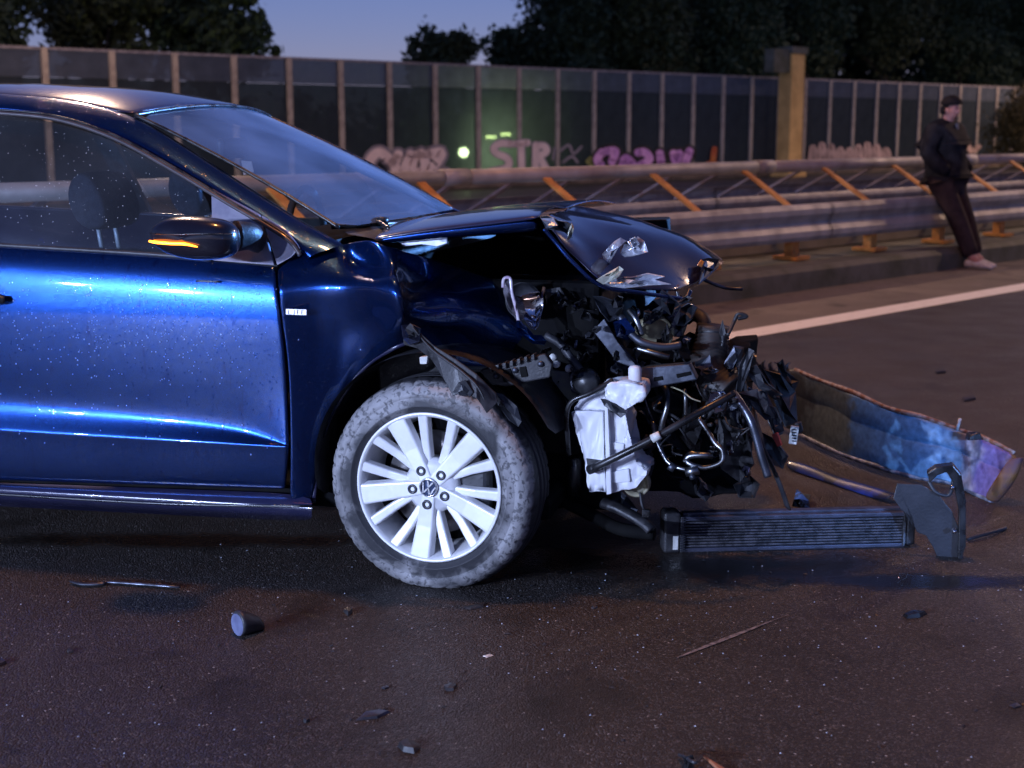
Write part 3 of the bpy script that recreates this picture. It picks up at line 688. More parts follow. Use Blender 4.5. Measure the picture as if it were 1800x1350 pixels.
# door mirror
mc = P(340, 417, -.12)
mrs = []
for i in range(9):
    a = i / 8; zc = -1 + 2 * a
    r = []
    for j in range(20):
        q = 2 * math.pi * j / 20; c, s_ = math.cos(q), math.sin(q)
        ex = abs(c) ** .6 * (1 if c > 0 else -1); ez = abs(s_) ** .7 * (1 if s_ > 0 else -1)
        k = math.sqrt(max(0, 1 - abs(zc) ** 2.6)) if i not in (0, 8) else .01
        tx = .128 * ex * k; tz = .065 * ez * k
        if tx > 0: tz *= .92
        if tx < -.03: tz *= lerp(1., .62, min(1, (-tx - .03) / .088))
        r.append(Vector((mc.x + tx + .006, mc.y + zc * .085, mc.z + tz - tx * .05)))
    mrs.append(r)
mirror = grid('door_mirror', mrs[::-1], GLOSSB, car, 2, closed=True)
LEDM = M('lit_amber_indicator', (.9, .4, .05), .3, emit=(1., .24, .01), es=9.)
tube('indicator', [P(263, 424, -.175), P(275, 426, -.206), P(300, 428, -.209), P(325, 429, -.208), P(347, 434, -.205)], [.003, .004, .004, .004, .0015], LEDM, mirror, seg=8)
tube('cap_seam', [P(264, 410, -.17), P(300, 412, -.206), P(360, 411, -.206), P(410, 412, -.19)], .002, BLACKG, mirror, seg=6)
tube('mirror_foot', [P(415, 415, -.04), P(438, 415, 0.), P(455, 425, .05)], [.045, .04, .035], BLACK, mirror, flat=.7)
# fender: columns top to bottom (photo x, y, depth)
FC = [
 [(487, 472, .05), (487, 485, .03), (489, 505, -.004), (494, 550, .0), (504, 620, .004), (510, 700, .010), (511, 790, .012), (508, 884, .03)],
 [(520, 446, .09), (520, 470, .055), (520, 503, .006), (522, 545, .016), (525, 610, .022), (528, 700, .024), (530, 790, .024), (530, 886, .04)],
 [(562, 408, .16), (560, 450, .09), (560, 501, .012), (562, 545, .034), (562, 600, .05), (560, 680, .05), (556, 780, .05), (550, 884, .06)],
 [(600, 428, .18), (598, 455, .10), (600, 499, .010), (605, 545, .040), (605, 590, .066), (595, 650, .072), (582, 715, .074), (567, 766, .085)],
 [(622, 424, .15), (616, 462, .15), (628, 495, -.005), (640, 528, .004), (642, 570, .050), (634, 612, .070), (624, 640, .082), (606, 688, .095)],
 [(650, 421, .09), (646, 470, .16), (656, 497, -.035), (670, 522, -.04), (674, 565, .012), (668, 592, .045), (660, 612, .066), (646, 641, .09)],
 [(672, 430, .10), (690, 470, .06), (697, 486, -.04), (704, 518, -.075), (706, 555, -.05), (704, 575, .0), (699, 590, .035), (690, 613, .07)],
 [(700, 437, .14), (709, 470, .11), (713, 500, .03), (717, 530, -.005), (718, 560, .005), (716, 578, .035), (714, 590, .055), (714, 603, .075)],
 [(740, 448, .17), (745, 480, .13), (748, 510, .085), (750, 540, .07), (750, 565, .075), (746, 582, .09), (744, 592, .10), (742, 604, .11)],
 [(790, 463, .25), (795, 490, .20), (797, 520, .16), (798, 545, .15), (797, 572, .165), (795, 600, .19), (795, 625, .21), (795, 641, .22)],
 [(840, 480, .32), (845, 505, .27), (847, 530, .235), (848, 552, .225), (848, 576, .24), (847, 603, .26), (846, 625, .28), (845, 647, .29)],
 [(884, 494, .39), (888, 515, .34), (892, 540, .31), (896, 558, .30), (898, 578, .31), (898, 600, .32), (895, 620, .34), (890, 643, .35)],
 [(891, 499, .42), (899, 522, .38), (907, 546, .36), (916, 566, .345), (926, 583, .35), (936, 593, .36), (945, 601, .37), (953, 608, .37)]]
def densify(rws, amp, seed):
    """linear refinement with sheet-metal buckles"""
    out = []
    for i in range(len(rws) - 1):
        for f in (0, .5):
            out.append([a.lerp(b, f) for a, b in zip(rws[i], rws[i + 1])])
    out.append(list(rws[-1]))
    o2 = []
    for r in out:
        q = []
        for j in range(len(r) - 1):
            for f in (0, .5): q.append(r[j].lerp(r[j + 1], f))
        q.append(r[-1]); o2.append([p + Vector((abs(noise.noise(p * 9 + Vector((seed, 0, 0)))) - .2, abs(noise.noise(p * 7 + Vector((0, seed, 0)))) - .2, abs(noise.noise(p * 8 + Vector((0, 0, seed)))) - .2)) * amp * 2 for p in q])
    return o2
fender = grid('fender', densify([[P(*c[i]) for c in FC] for i in range(8)], .0035, 11), PAINT, car, 1, .006)
tube('arch_lip', [P(*c[7]) + Vector((0, .004, 0)) for c in FC[2:8]], .007, SHADEP, fender)
tube('torn_edge', [P(*c[7]) for c in FC[8:]], [.004, .009, .006, .010, .004], STEEL, fender, k=4, seg=6)
bd = PL('badge', [(502, 543), (539, 544), (539, 554), (502, 553)], -.004, .004, M('badge_silver', (.75, .75, .78), .25, .8, col2=(.6, .6, .64), scale=40), car, .001)
LETM = M('badge_letters', (.10, .02, .05), .4, 0, col2=(.07, .02, .04), scale=50)
GL = {'L': [((0, 1), (0, 0)), ((0, 0), (.8, 0))], 'I': [((.4, 1), (.4, 0))], 'F': [((0, 1), (0, 0)), ((0, 1), (.8, 1)), ((0, .5), (.65, .5))], 'E': [((0, 1), (0, 0)), ((0, 1), (.8, 1)), ((0, .5), (.65, .5)), ((0, 0), (.8, 0))]}
for k, ch in enumerate('LIFE'):
    vs_, fs_ = [], []
    for (x0, y0), (x1, y1) in GL[ch]:
        ox = 507 + k * 7.6; a_ = P(ox + x0 * 5.2, 552 - y0 * 6.5, -.0056); b_ = P(ox + x1 * 5.2, 552 - y1 * 6.5, -.0056); d_ = (b_ - a_).normalized(); t_ = Vector((-d_.z, 0, d_.x)) * .0007; n_ = len(vs_)
        a_ -= d_ * .0007; b_ += d_ * .0007; vs_ += [a_ - t_, b_ - t_, b_ + t_, a_ + t_]; fs_.append((n_, n_ + 1, n_ + 2, n_ + 3))
    mesh('letter', vs_, fs_, LETM, bd, mods=(('solid', .0008, 0),))
# wheel housing
wc = P(760, 858, 0.); wc.y = 0
lr = []
for v in (.02, .34):
    lr.append([Vector((wc.x + .365 * math.cos(a), v, wc.z + .04 + .35 * math.sin(a))) for a in [math.pi * (1.1 - 1.0 * k / 14) for k in range(15)]])
grid('wheel_liner', lr, BLACK, car, 1)
box('inner_fender', (wc.x - .38, .34, .2), (wc.x + .42, .38, .86), VOID, car, .02)

# wheel
def tyremat():
    m = bpy.data.materials.new('muddy_tyre_rubber'); m.use_nodes = True; nt = m.node_tree; N, L = nt.nodes, nt.links; b = N['Principled BSDF']
    tc = N.new('ShaderNodeTexCoord'); ob = tc.outputs['Object']
    sp_ = N.new('ShaderNodeSeparateXYZ'); L.new(ob, sp_.inputs[0]); cb = N.new('ShaderNodeCombineXYZ'); L.new(sp_.outputs[0], cb.inputs[0]); L.new(sp_.outputs[2], cb.inputs[1])
    ln = N.new('ShaderNodeVectorMath'); ln.operation = 'LENGTH'; L.new(cb.outputs[0], ln.inputs[0])
    def nz(s, d=6., dist=0.):
        n = N.new('ShaderNodeTexNoise'); n.inputs['Scale'].default_value = s; n.inputs['Detail'].default_value = d; n.inputs['Distortion'].default_value = dist; L.new(ob, n.inputs['Vector']); return n.outputs[0]
    def mr(x, a, c, d=0., e=1.):
        n = N.new('ShaderNodeMapRange'); n.inputs[1].default_value = a; n.inputs[2].default_value = c; n.inputs[3].default_value = d; n.inputs[4].default_value = e; L.new(x, n.inputs[0]); return n.outputs[0]
    def mt(op, a, c):
        n = N.new('ShaderNodeMath'); n.operation = op
        for s, q in ((0, a), (1, c)):
            if isinstance(q, (int, float)): n.inputs[s].default_value = q
            else: L.new(q, n.inputs[s])
        return n.outputs[0]
    rad = mr(ln.outputs['Value'], .218, .268, -.14, .10)            # mud clings to the outer half of the sidewall
    tread = mr(sp_.outputs[1], .018, .05, 0., .5)
    dirt = mr(mt('SUBTRACT', mt('ADD', nz(7., 10., .6), rad), tread), .40, .60)
    fleck = mr(nz(75., 6., .5), .52, .62)
    dirt = mt('MULTIPLY', dirt, mt('SUBTRACT', 1., mt('MULTIPLY', fleck, .7)))
    mx = N.new('ShaderNodeMix'); mx.data_type = 'RGBA'; L.new(dirt, mx.inputs[0]); mx.inputs[6].default_value = (.028, .028, .032, 1)
    m2 = N.new('ShaderNodeMix'); m2.data_type = 'RGBA'; L.new(nz(26.), m2.inputs[0]); m2.inputs[6].default_value = (.19, .185, .19, 1); m2.inputs[7].default_value = (.34, .33, .335, 1)
    L.new(m2.outputs[2], mx.inputs[7]); L.new(mx.outputs[2], b.inputs['Base Color']); b.inputs['Roughness'].default_value = .62
    bp = N.new('ShaderNodeBump'); bp.inputs['Strength'].default_value = .5; bp.inputs['Distance'].default_value = .003
    L.new(mt('ADD', dirt, nz(90.)), bp.inputs['Height']); L.new(bp.outputs[0], b.inputs['Normal']); return m
RUBBER = tyremat()
DISC = M('brake_disc_steel', (.22, .21, .21), .4, .8, col2=(.14, .12, .11), scale=30)
LUGM = M('dark_blue_lug_cap', (.02, .022, .03), .35, 0, col2=(.035, .036, .045), scale=60)
def build_wheel(loc, steer, roll, full=True):
    W = empty('wheel', loc, steer); W.parent = car; W.scale = (1.04, 1.04, 1.04); lz = loc[2] / 1.04
    TR = .302
    half = [(.206, .022), (.209, .010), (.216, .002), (.226, -.003), (.2275, -.0055), (.2295, -.0055), (.231, -.0035), (.250, -.009), (.2515, -.0072), (.2535, -.0072), (.2555, -.009), (.268, -.007), (.281, .000), (.289, .010), (.2945, .022), (.2985, .036), (.3005, .05)]
    tread = [(.3015, .064), (.294, .066), (.294, .074), (.302, .076), (.3025, .096), (.294, .098), (.294, .106), (.3025, .108), (.302, .128), (.294, .130), (.294, .138), (.3015, .140)]
    prof = half + tread + [(r, .204 - y) for r, y in half[::-1]]
    seg = 240; ty = lathe('tyre', prof, RUBBER, W, seg)
    n = len(prof); co = [v.co.copy() for v in ty.data.vertices]
    for s in range(seg):
        g_ = (s % 6 == 0)
        for i in range(n):
            k = s * n + i; v = ty.data.vertices[k]
            if g_ and (13 <= i <= 16 or n - 17 <= i <= n - 14): r = math.hypot(v.co.x, v.co.z); f = (r - .0045) / r; v.co.x *= f; v.co.z *= f
            if v.co.z < -(lz - .002): v.co.y += (-.010 if i < n / 2 else .01) * min(1, max(0, (-lz - v.co.z) / .006)); v.co.z = -(lz - .001)
    RM = empty('rim', (0, 0, 0)); RM.parent = W
    RM.rotation_euler = (0, R(roll), 0)
    def rp(name, o): o.parent = W; o.rotation_euler = (0, R(roll), 0); return o
    bpy.data.objects.remove(RM)
    rp('rim', lathe('rim', [(.2085, .014), (.2115, .004), (.2095, .000), (.204, .001), (.200, .006), (.1965, .014), (.193, .03), (.186, .06), (.178, .12), (.185, .17), (.205, .18), (.207, .17), (.2085, .05)], RIMM, W, 72, closed=True))
    rp('h', lathe('hub', [(.0, .012), (.028, .012), (.03, .016), (.060, .018), (.078, .034), (.08, .07), (.0, .07)], RIMM, W, 48))
    def spoke(a, r0, r1, w0, w1, y0, y1, da=0., db=0.):
        vs = []
        a0, a1 = a + da, a + db
        for rr, ww, yy, an in ((r0, w0, y0, a0), ((r0 + r1) / 2, (w0 + w1) / 2, (y0 + y1) / 2 + .004, (a0 + a1) / 2), (r1, w1, y1, a1)):
            c = Vector((math.cos(an), 0, math.sin(an))); t = Vector((-math.sin(an), 0, math.cos(an)))
            vs += [c * rr - t * ww * 1.25 + Vector((0, yy + .028, 0)), c * rr - t * ww + Vector((0, yy, 0)), c * rr + t * ww + Vector((0, yy, 0)), c * rr + t * ww * 1.25 + Vector((0, yy + .028, 0))]
        fs = []
        for i in range(2):
            for j in range(4): fs.append((i * 4 + j, i * 4 + (j + 1) % 4, (i + 1) * 4 + (j + 1) % 4, (i + 1) * 4 + j))
        fs += [(3, 2, 1, 0), (8, 9, 10, 11)]
        o = mesh('spoke', vs, fs, RIMM, W, mods=(('bev', .005, 3),)); 
        bm = bmesh.new(); bm.from_mesh(o.data); bmesh.ops.recalc_face_normals(bm, faces=bm.faces); bm.to_mesh(o.data); bm.free(); o.rotation_euler = (0, R(roll), 0)
    for k in range(5):
        a = R(45 + 72 * k)
        spoke(a, .022, .2055, .019, .0285, .012, .004)
        for s in (-1, 1): spoke(a + R(36), .050, .2055, .0095, .0142, .030, .005, R(17) * s, R(12.5) * s)
        o = lathe('lug_nut', [(.0, .004), (.0055, .004), (.007, .000), (.0135, .000), (.0145, .012), (.0145, .03)], LUGM, W, 20); o.rotation_euler = (0, R(roll), 0)
        q = R(45 + 72 * k) - R(roll); o.location = (.050 * math.cos(q), .009, .050 * math.sin(q))
    EB = M('emblem_field', (.04, .06, .12), .2, .2, coat=.6, col2=(.05, .07, .14), scale=40); ES = M('emblem_silver', (.8, .8, .82), .18, .9, col2=(.7, .7, .72), scale=40)
    rp('c', lathe('centre_cap', [(.0, .0075), (.0262, .0085), (.0275, .013), (.0275, .02)], EB, W, 40))
    rp('c', lathe('emblem_ring', [(.0225, .008), (.0225, .004), (.0262, .004), (.0266, .010)], ES, W, 40))
    def stroke(pts, wd):
        for (x0, z0), (x1, z1) in zip(pts, pts[1:]):
            d = Vector((x1 - x0, 0, z1 - z0)).normalized(); t = Vector((-d.z, 0, d.x)) * wd / 2
            a, b = Vector((x0, .004, z0)), Vector((x1, .004, z1))
            o = poly('emblem_stroke', [a - t, b - t, b + t, a + t], .0045, ES, W); o.rotation_euler = (0, R(roll + 20), 0)
    s = .0225
    stroke([(-.36 * s, .86 * s), (0, .12 * s), (.36 * s, .86 * s)], .0042)
    stroke([(-.86 * s, .42 * s), (-.42 * s, -.82 * s), (0, -.02 * s), (.42 * s, -.82 * s), (.86 * s, .42 * s)], .0042)
    if full:
        rp('d', lathe('brake_disc', [(.06, .075), (.145, .075), (.145, .095), (.06, .095)], DISC, W, 48, closed=True))
        box('brake_caliper', (.06, .05, -.07), (.155, .11, .06), GREYP, W, .012)
        lathe('backplate', [(.0, .12), (.18, .125), (.18, .13), (0, .13)], VOID, W, 32)
    return W
wq = P(751, 859, 0.); build_wheel((wq.x, 0.004, wq.z), R(-4.5), -1.)
build_wheel((-2.5, 0.02, .297), 0, 20)
build_wheel((-2.5, CW - .21, .297), 0, 35, False)
build_wheel((wc.x, CW - .24, .297), R(-5), 50, False)
tube('drive_shaft', [(wc.x, .12, wc.z), (wc.x + .05, .7, .33), (wc.x, CW - .14, .297)], .02, STEEL, car, k=2)

# hood: rear half rises to the fold, front half drops away
n0 = [P(*q) for q in ((655, 420, .12), (700, 412, .12), (760, 403, .12), (850, 393, .13), (905, 386, .14), (948, 381, .15))]
cpx = [P(*q) for q in ((705, 392, .85), (745, 384, .85), (795, 375, .85), (870, 367, .85), (930, 365, .85), (996, 365.5, .85))]
hr = []
for f in (0, .02, .35, .7, 1):
    hr.append([a.lerp(b, f) + Vector((0, 0, .022 * 4 * f * (1 - f) + (.006 if f == .02 else 0))) for a, b in zip(n0, cpx)])
for f in (.7, .35, .02, 0):
    hr.append([Vector((lerp(a.x, b.x, f), CW - lerp(a.y, b.y, f), lerp(a.z, b.z, f) + .022 * 4 * f * (1 - f) - .03 * (1 - f))) for a, b in zip(n0, cpx)])
HOODM = PAINT
hood = grid('hood', hr[::-1], SHADEP, car, 2, .01)
lip = [[P(*q) for q in ((662, 421, .13), (705, 414, .13), (762, 406, .13), (850, 396, .14), (905, 390, .15), (946, 385, .155))], [P(*q) for q in ((668, 428, .13), (710, 424, .13), (765, 419, .13), (850, 412, .14), (905, 407, .15), (946, 404, .16))],
       [P(*q) for q in ((680, 429, .2), (718, 426, .2), (772, 421, .2), (850, 415, .2), (905, 411, .2), (946, 409, .22))]]
grid('hood_lip', lip, PAINT, hood, 1, .004)
FR = {.15: [(951, 384), (978, 415), (1012, 452), (1058, 496)], .30: [(958, 381), (1000, 410), (1052, 452), (1120, 508)], .45: [(968, 377), (1032, 402), (1102, 440), (1192, 518)], .65: [(982, 370), (1072, 390), (1152, 424), (1228, 502)], .85: [(997, 366), (1108, 384), (1198, 415), (1264, 457)]}
fr = [[P(x, y, v) for x, y in pts] for v, pts in FR.items()]
fr.append([Vector((p.x + .0, 1.1, p.z - .02)) for p in fr[-1]]); fr.append([Vector((p.x - .04, 1.45, p.z - .06)) for p in fr[-1]])
hoodf = grid('hood_panel', densify(fr, .022, 3)[::-1], SHADEP, car, 1, .008)
TORN = M('torn_silver_foil', (.62, .64, .7), .3, .6, col2=(.4, .42, .48), scale=30, bump=.4, bscale=50)
def scrap(name, px, v, mat, parent, n=10, amp=.012, seed=0, th=.003):
    """crumpled shard: fan of the outline with its inside points pushed about"""
    rnd = random.Random(seed); pts = [P(q[0], q[1], q[2] if len(q) > 2 else v) for q in px]
    c = sum(pts, Vector()) / len(pts); vs = [c + Vector((0, rnd.uniform(-amp, amp) * 1.5, 0))]; m = len(pts)
    for p in pts: vs.append(p + Vector((0, rnd.uniform(-amp, amp), 0)))
    for p in pts: vs.append(p.lerp(c, .5) + Vector((rnd.uniform(-amp, amp) * .4, rnd.uniform(-amp, amp) * 1.6, rnd.uniform(-amp, amp) * .4)))
    fs = []
    for i in range(m):
        j = (i + 1) % m; fs += [(1 + i, 1 + j, 1 + m + j), (1 + i, 1 + m + j, 1 + m + i), (0, 1 + m + i, 1 + m + j)]
    return mesh(name, vs, fs, mat, parent, False, (('solid', th, 0),))
def vh(x, y):      # depth on the near face of the hood front at a pixel, a little proud of it
    best = min(((abs(px_ - x) + abs(py_ - y), v) for v, pts in FR.items() for px_, py_ in pts)); return best[1]
scrap('torn_foil', [(1062, 462), (1058, 447), (1072, 432), (1066, 440), (1080, 425), (1090, 418), (1100, 424), (1086, 436), (1078, 452), (1070, 466)], .30, TORN, hoodf, seed=1)
scrap('torn_foil', [(1088, 420), (1104, 424), (1112, 436), (1120, 416), (1132, 424), (1139, 443), (1126, 447), (1112, 450), (1098, 452), (1090, 446)], .32, TORN, hoodf, seed=2)
scrap('torn_foil', [(1108, 420), (1118, 416), (1124, 430), (1114, 436)], .30, TORN, hoodf, seed=22)
CREAM = M('torn_cream_paint', (.42, .42, .34), .5, .1, col2=(.3, .3, .26), scale=30, bump=.4, bscale=60)
scrap('torn_foil', [(1048, 492), (1062, 484), (1088, 468), (1096, 474), (1090, 484), (1075, 494), (1060, 500)], .13, CREAM, hoodf, seed=3)
scrap('torn_foil', [(1052, 498), (1080, 488), (1110, 487), (1140, 480), (1168, 486), (1150, 492), (1180, 500), (1140, 502), (1100, 506), (1070, 503)], .20, TORN, hoodf, seed=4, amp=.008)
scrap('torn_foil', [(1080, 478), (1100, 492), (1130, 494), (1110, 500), (1084, 494)], .17, TORN, hoodf, seed=5)
scrap('torn_foil', [(948, 382), (962, 378), (980, 386), (1000, 390), (1008, 398), (1004, 414), (990, 408), (975, 404), (958, 402)], .12, STEEL, hoodf, seed=6, amp=.02)
scrap('torn_foil', [(952, 384), (972, 384), (982, 396), (966, 400)], .10, TORN, hoodf, seed=7, amp=.015)
scrap('torn_foil', [(1004, 392), (1009, 402), (1004, 416), (998, 424), (1000, 408)], .11, CREAM, hoodf, seed=8, amp=.01)
TP('edge_fold', [(956, 402, .14), (975, 424, .15), (1008, 462, .15), (1056, 502, .18), (1120, 514, .28), (1190, 524, .42), (1206, 526, .46), (1214, 512, .5)], .006, PAINT, hoodf, seg=8)
scrap('corner_fold', [(1228, 500, .62), (1234, 474, .7), (1228, 458, .72), (1246, 452, .8), (1264, 456, .84), (1262, 470, .82), (1246, 486, .74)], .7, GLOSSB, hoodf, seed=9, amp=.02)
scrap('amber_chip', [(1226, 466, .66), (1232, 456, .68), (1238, 460, .68), (1233, 470, .67)], .66, M('amber_reflector', (.9, .35, .05), .15, .0, coat=1., col2=(.8, .28, .04), scale=30), hoodf, seed=10, amp=.003)
TP('catch_rod', [(1230, 488, .7), (1252, 498, .72), (1276, 506, .74), (1306, 508, .74)], .006, STEEL, hoodf)
TP('catch_hook', [(1190, 512, .5), (1194, 524, .5), (1206, 522, .5), (1212, 508, .52)], .005, ALU, hoodf, seg=8)
TP('hood_stay', [(1196, 520, .6), (1192, 560, .62), (1198, 590, .64)], .005, BLACKG, hoodf)
hg = PL('hood_hinge', [(700, 424), (740, 418), (785, 412), (782, 420), (770, 424), (786, 428), (768, 434), (740, 430), (708, 434)], .2, .01, M('pale_hinge_steel', (.42, .45, .52), .4, .5, col2=(.3, .32, .38), scale=20), car)

# ------------------------------------------------------------------ torn-open engine bay (parts of the car)
def lump(name, lo, hi, mat, amp=.02, seed=0, sub=3, parent=None):
    """machined/cast block with ribs and dents"""
    bm = bmesh.new(); bmesh.ops.create_cube(bm, size=1.); bmesh.ops.subdivide_edges(bm, edges=bm.edges, cuts=sub, use_grid_fill=True)
    lo, hi = Vector(lo), Vector(hi); c = (lo + hi) / 2; d = hi - lo
    for v in bm.verts:
        v.co = Vector((c.x + v.co.x * d.x, c.y + v.co.y * d.y, c.z + v.co.z * d.z))
        v.co += Vector(noise.noise_vector(v.co * 9 + Vector((seed, seed, 0)))) * amp
    me = bpy.data.meshes.new(name); bm.to_mesh(me); bm.free(); me.materials.append(mat)
    o = link(bpy.data.objects.new(name, me), parent or car); addmod(o, 'bev', .006); return o
lump('engine_block', (.02, .42, .3), (.40, 1.15, .74), VOID, .03, 1, 5)
lump('gearbox', (.05, .5, .2), (.36, .9, .36), STEEL, .03, 2, 4)
lump('engine_cover', (-.05, .5, .74), (.36, 1.1, .80), BLACK, .012, 3, 4)
lump('battery', (-.28, .3, .5), (-.02, .6, .78), BLACK, .008, 4, 2)
lump('air_box', (.1, 1.1, .5), (.42, 1.5, .78), BLACK, .02, 5, 3)
lump('fender', (-.35, 1.50, .55), (.45, 1.60, .97), VOID, .02, 6, 5)
lump('subframe', (.0, .35, .17), (.42, 1.4, .25), VOID, .02, 7, 4)
box('chassis_rail', (-.3, .3, .36), (.36, .38, .48), VOID, car, .01, .02, 4)
box('chassis_rail', (-.3, 1.3, .36), (.50, 1.38, .48), VOID, car, .01, .02, 5)
a_, b_ = P(1115, 872, .72), P(1305, 640, .72)
lump('dark_bay_filler', (a_.x, .72, .14), (b_.x, 1.25, b_.z), VOID, .04, 17, 6)  # added near-black mass that closes the view through the bay
# wheel-arch liner strip hanging over the tyre
strip = PL('liner_strip', [(707, 583, -.01), (721, 568, -.03), (739, 586, -.035), (763, 608, -.03), (803, 633, -.03), (838, 658, -.035), (872, 692, -.02), (875, 707, -.025), (855, 727, -.05), (846, 712, -.05), (838, 700, -.055), (813, 690, -.05), (796, 697, -.05), (783, 672, -.035), (759, 633, -.02), (734, 613, -.01), (709, 606, .0)], -.03, .006, BLACK, car, .002)
tube('strip_rib', [P(*q) for q in ((724, 574, -.038), (760, 615, -.036), (805, 648, -.042), (838, 678, -.055), (852, 704, -.06))], [.002, .004, .004, .004, .002], BLACK, strip, seg=6)
scrap('strip_flap', [(796, 690), (806, 672), (818, 668), (832, 690), (826, 698), (808, 694)], -.055, GREYP, strip, seed=3, amp=.006)
scrap('liner_tear', [(870, 690), (884, 694), (908, 715), (918, 740), (912, 750), (896, 738), (876, 712)], .02, GREYP, car, seed=13, amp=.008)
PL('liner_clip', [(737, 628), (752, 626), (750, 640), (738, 640)], -.005, .02, LABELM, car)
scrap('fender_tear', [(704, 572, -.01), (722, 570, -.03), (736, 578, -.05), (738, 600, -.04), (722, 606, -.02), (708, 596, -.01)], -.03, GLOSSB, car, seed=14, amp=.015)
# bracket row under the fender
br = PL('bumper_bracket', [(842, 652), (880, 640), (925, 630), (958, 622), (970, 640), (966, 664), (925, 672), (890, 680), (862, 676)], .07, .03, BLACK, car, .004)
for k in range(7):
    x = 858 + k * 12.5; y = 646 - k * 3.6
    PL('bracket_tooth', [(x, y), (x + 6, y - 2), (x + 7, y + 8), (x + 1, y + 10)], .055, .04, BLACK, br, .002)
PL('bracket_opening', [(880, 652), (897, 648), (905, 670), (885, 672)], .066, .012, VOID, br); PL('bracket_opening', [(912, 646), (924, 644), (928, 662), (916, 664)], .066, .012, VOID, br)
for x, y in ((905, 651), (950, 640), (872, 662)):
    o = lathe('bracket_bolt', [(0, -.004), (.008, -.004), (.009, .0), (.009, .01)], STEEL, br, 12); o.location = P(x, y, .066)
# headlight remains
hl = empty('headlight', P(925, 560, .2)); hl.parent = car
def HL(o): o.data.transform(Matrix.Translation(-hl.location)); o.parent = hl; return o
cup = []
for i in range(6):
    a = i / 5 * 1.35; cup.append([P(918, 530, .24) + Vector((.055 * math.sin(a) * math.cos(q) + .0, .06 * math.cos(a), .055 * math.sin(a) * math.sin(q))) for q in [2 * math.pi * k / 18 for k in range(18)]])
HL(grid('lamp_bowl', cup, GREYP, None, 1, .003, closed=True))
HL(grid('reflector', [[P(*q) for q in ((906, 520, .2), (930, 514, .22), (955, 508, .22))], [P(*q) for q in ((912, 545, .22), (935, 540, .25), (958, 532, .24))], [P(*q) for q in ((922, 565, .2), (938, 562, .24), (950, 556, .22))], [P(*q) for q in ((936, 580, .19), (943, 578, .2), (946, 574, .2))]], CHROME, None, 2, .003))
LENS = glassmat('cracked_lens', (.8, .8, .85), .12, (.6, .55, .6), 1.8, .05)
HL(scrap('lens_shard', [(884, 490), (896, 488), (900, 510), (906, 520), (918, 530), (922, 548), (914, 570), (906, 560), (896, 540), (886, 516)], .17, LENS, None, seed=20, amp=.015))
HL(tube('lens_edge', [P(*q) for q in ((884, 505, .17), (886, 490, .165), (897, 490, .165), (900, 515, .16), (908, 545, .16), (912, 568, .165))], .005, M('pale_lens_plastic', (.6, .55, .6), .2, 0, coat=1., col2=(.4, .3, .4), scale=30), None, seg=6))
HL(tube('lamp_ring', [P(*q) for q in ((902, 522, .2), (925, 526, .19), (950, 520, .19), (957, 505, .2))], .006, M('copper_trim', (.45, .25, .16), .25, .8, col2=(.3, .16, .1), scale=30), None, seg=6))
HL(scrap('lamp_housing', [(908, 560), (925, 575), (940, 592), (962, 598), (956, 606), (935, 604), (918, 590), (908, 575)], .16, PAINT, None, seed=21, amp=.014))
HL(scrap('lamp_chip', [(940, 518), (952, 512), (956, 522), (946, 528)], .18, CHROME, None, seed=23))
# washer bottle
wb = empty('washer_bottle', P(1070, 860, .2)); wb.parent = car
def WB(o): o.data.transform(Matrix.Translation(-wb.location)); o.parent = wb; return o
def blocky(name, outline, v, th, mat, seed=0, bev=.008):
    o = PL(name, outline, v, th, mat, None, 0); addmod(o, 'bev', bev, 3)
    m = o.modifiers.new('s', 'SUBSURF'); m.subdivision_type = 'SIMPLE'; m.levels = m.render_levels = 3
    tx_ = bpy.data.textures.new('crumple', 'CLOUDS'); tx_.noise_scale = .035; d = o.modifiers.new('d', 'DISPLACE'); d.texture = tx_; d.strength = .018; d.mid_level = .5; d.texture_coords = 'LOCAL'
    o.data.polygons.foreach_set('use_smooth', [True] * len(o.data.polygons)); return o
WB(blocky('tank', [(1003, 728), (1012, 722), (1060, 724), (1065, 866), (1035, 866), (1031, 830), (1022, 790), (1012, 755)], .15, .16, WHITEP))
WB(blocky('tank', [(1066, 722), (1100, 730), (1104, 742), (1098, 786), (1112, 790), (1118, 812), (1138, 826), (1136, 836), (1118, 842), (1118, 858), (1070, 866)], .17, .15, WHITEP))
WB(blocky('tank_shoulder', [(1008, 720), (1022, 700), (1058, 692), (1070, 700), (1108, 708), (1102, 728), (1066, 722), (1012, 722)], .17, .12, WHITEP))
WB(blocky('filler_neck', [(1060, 674), (1098, 670), (1134, 676), (1136, 696), (1124, 708), (1104, 708), (1102, 724), (1084, 712), (1064, 702)], .13, .09, WHITEP, bev=.012))
o = WB(lathe('filler_cap', [(0, .03), (.014, .028), (.019, .02), (.019, -.012), (.022, -.014), (.022, -.02), (0, -.02)], WHITEP, None, 20, 'z')); o.data.transform(Matrix.Translation(P(1116, 660, .17)))
WB(PL('tank_seam', [(1062, 700), (1068, 700), (1075, 868), (1066, 870)], .142, .02, WHITEP, None, .002))
WB(PL('tank_rib', [(1070, 776), (1098, 780), (1096, 792), (1070, 790)], .163, .012, WHITEP, None, .003)); WB(PL('tank_rib', [(1072, 830), (1106, 824), (1108, 848), (1074, 850)], .160, .014, WHITEP, None, .004))
WB(PL('tank_recess', [(1030, 806), (1058, 810), (1060, 826), (1034, 828)], .145, .008, BLACK, None, .002))
WB(scrap('tank_crease', [(1056, 700), (1072, 704), (1090, 716), (1102, 726), (1092, 734), (1076, 722), (1062, 714)], .135, GREYP, None, seed=31, amp=.006))
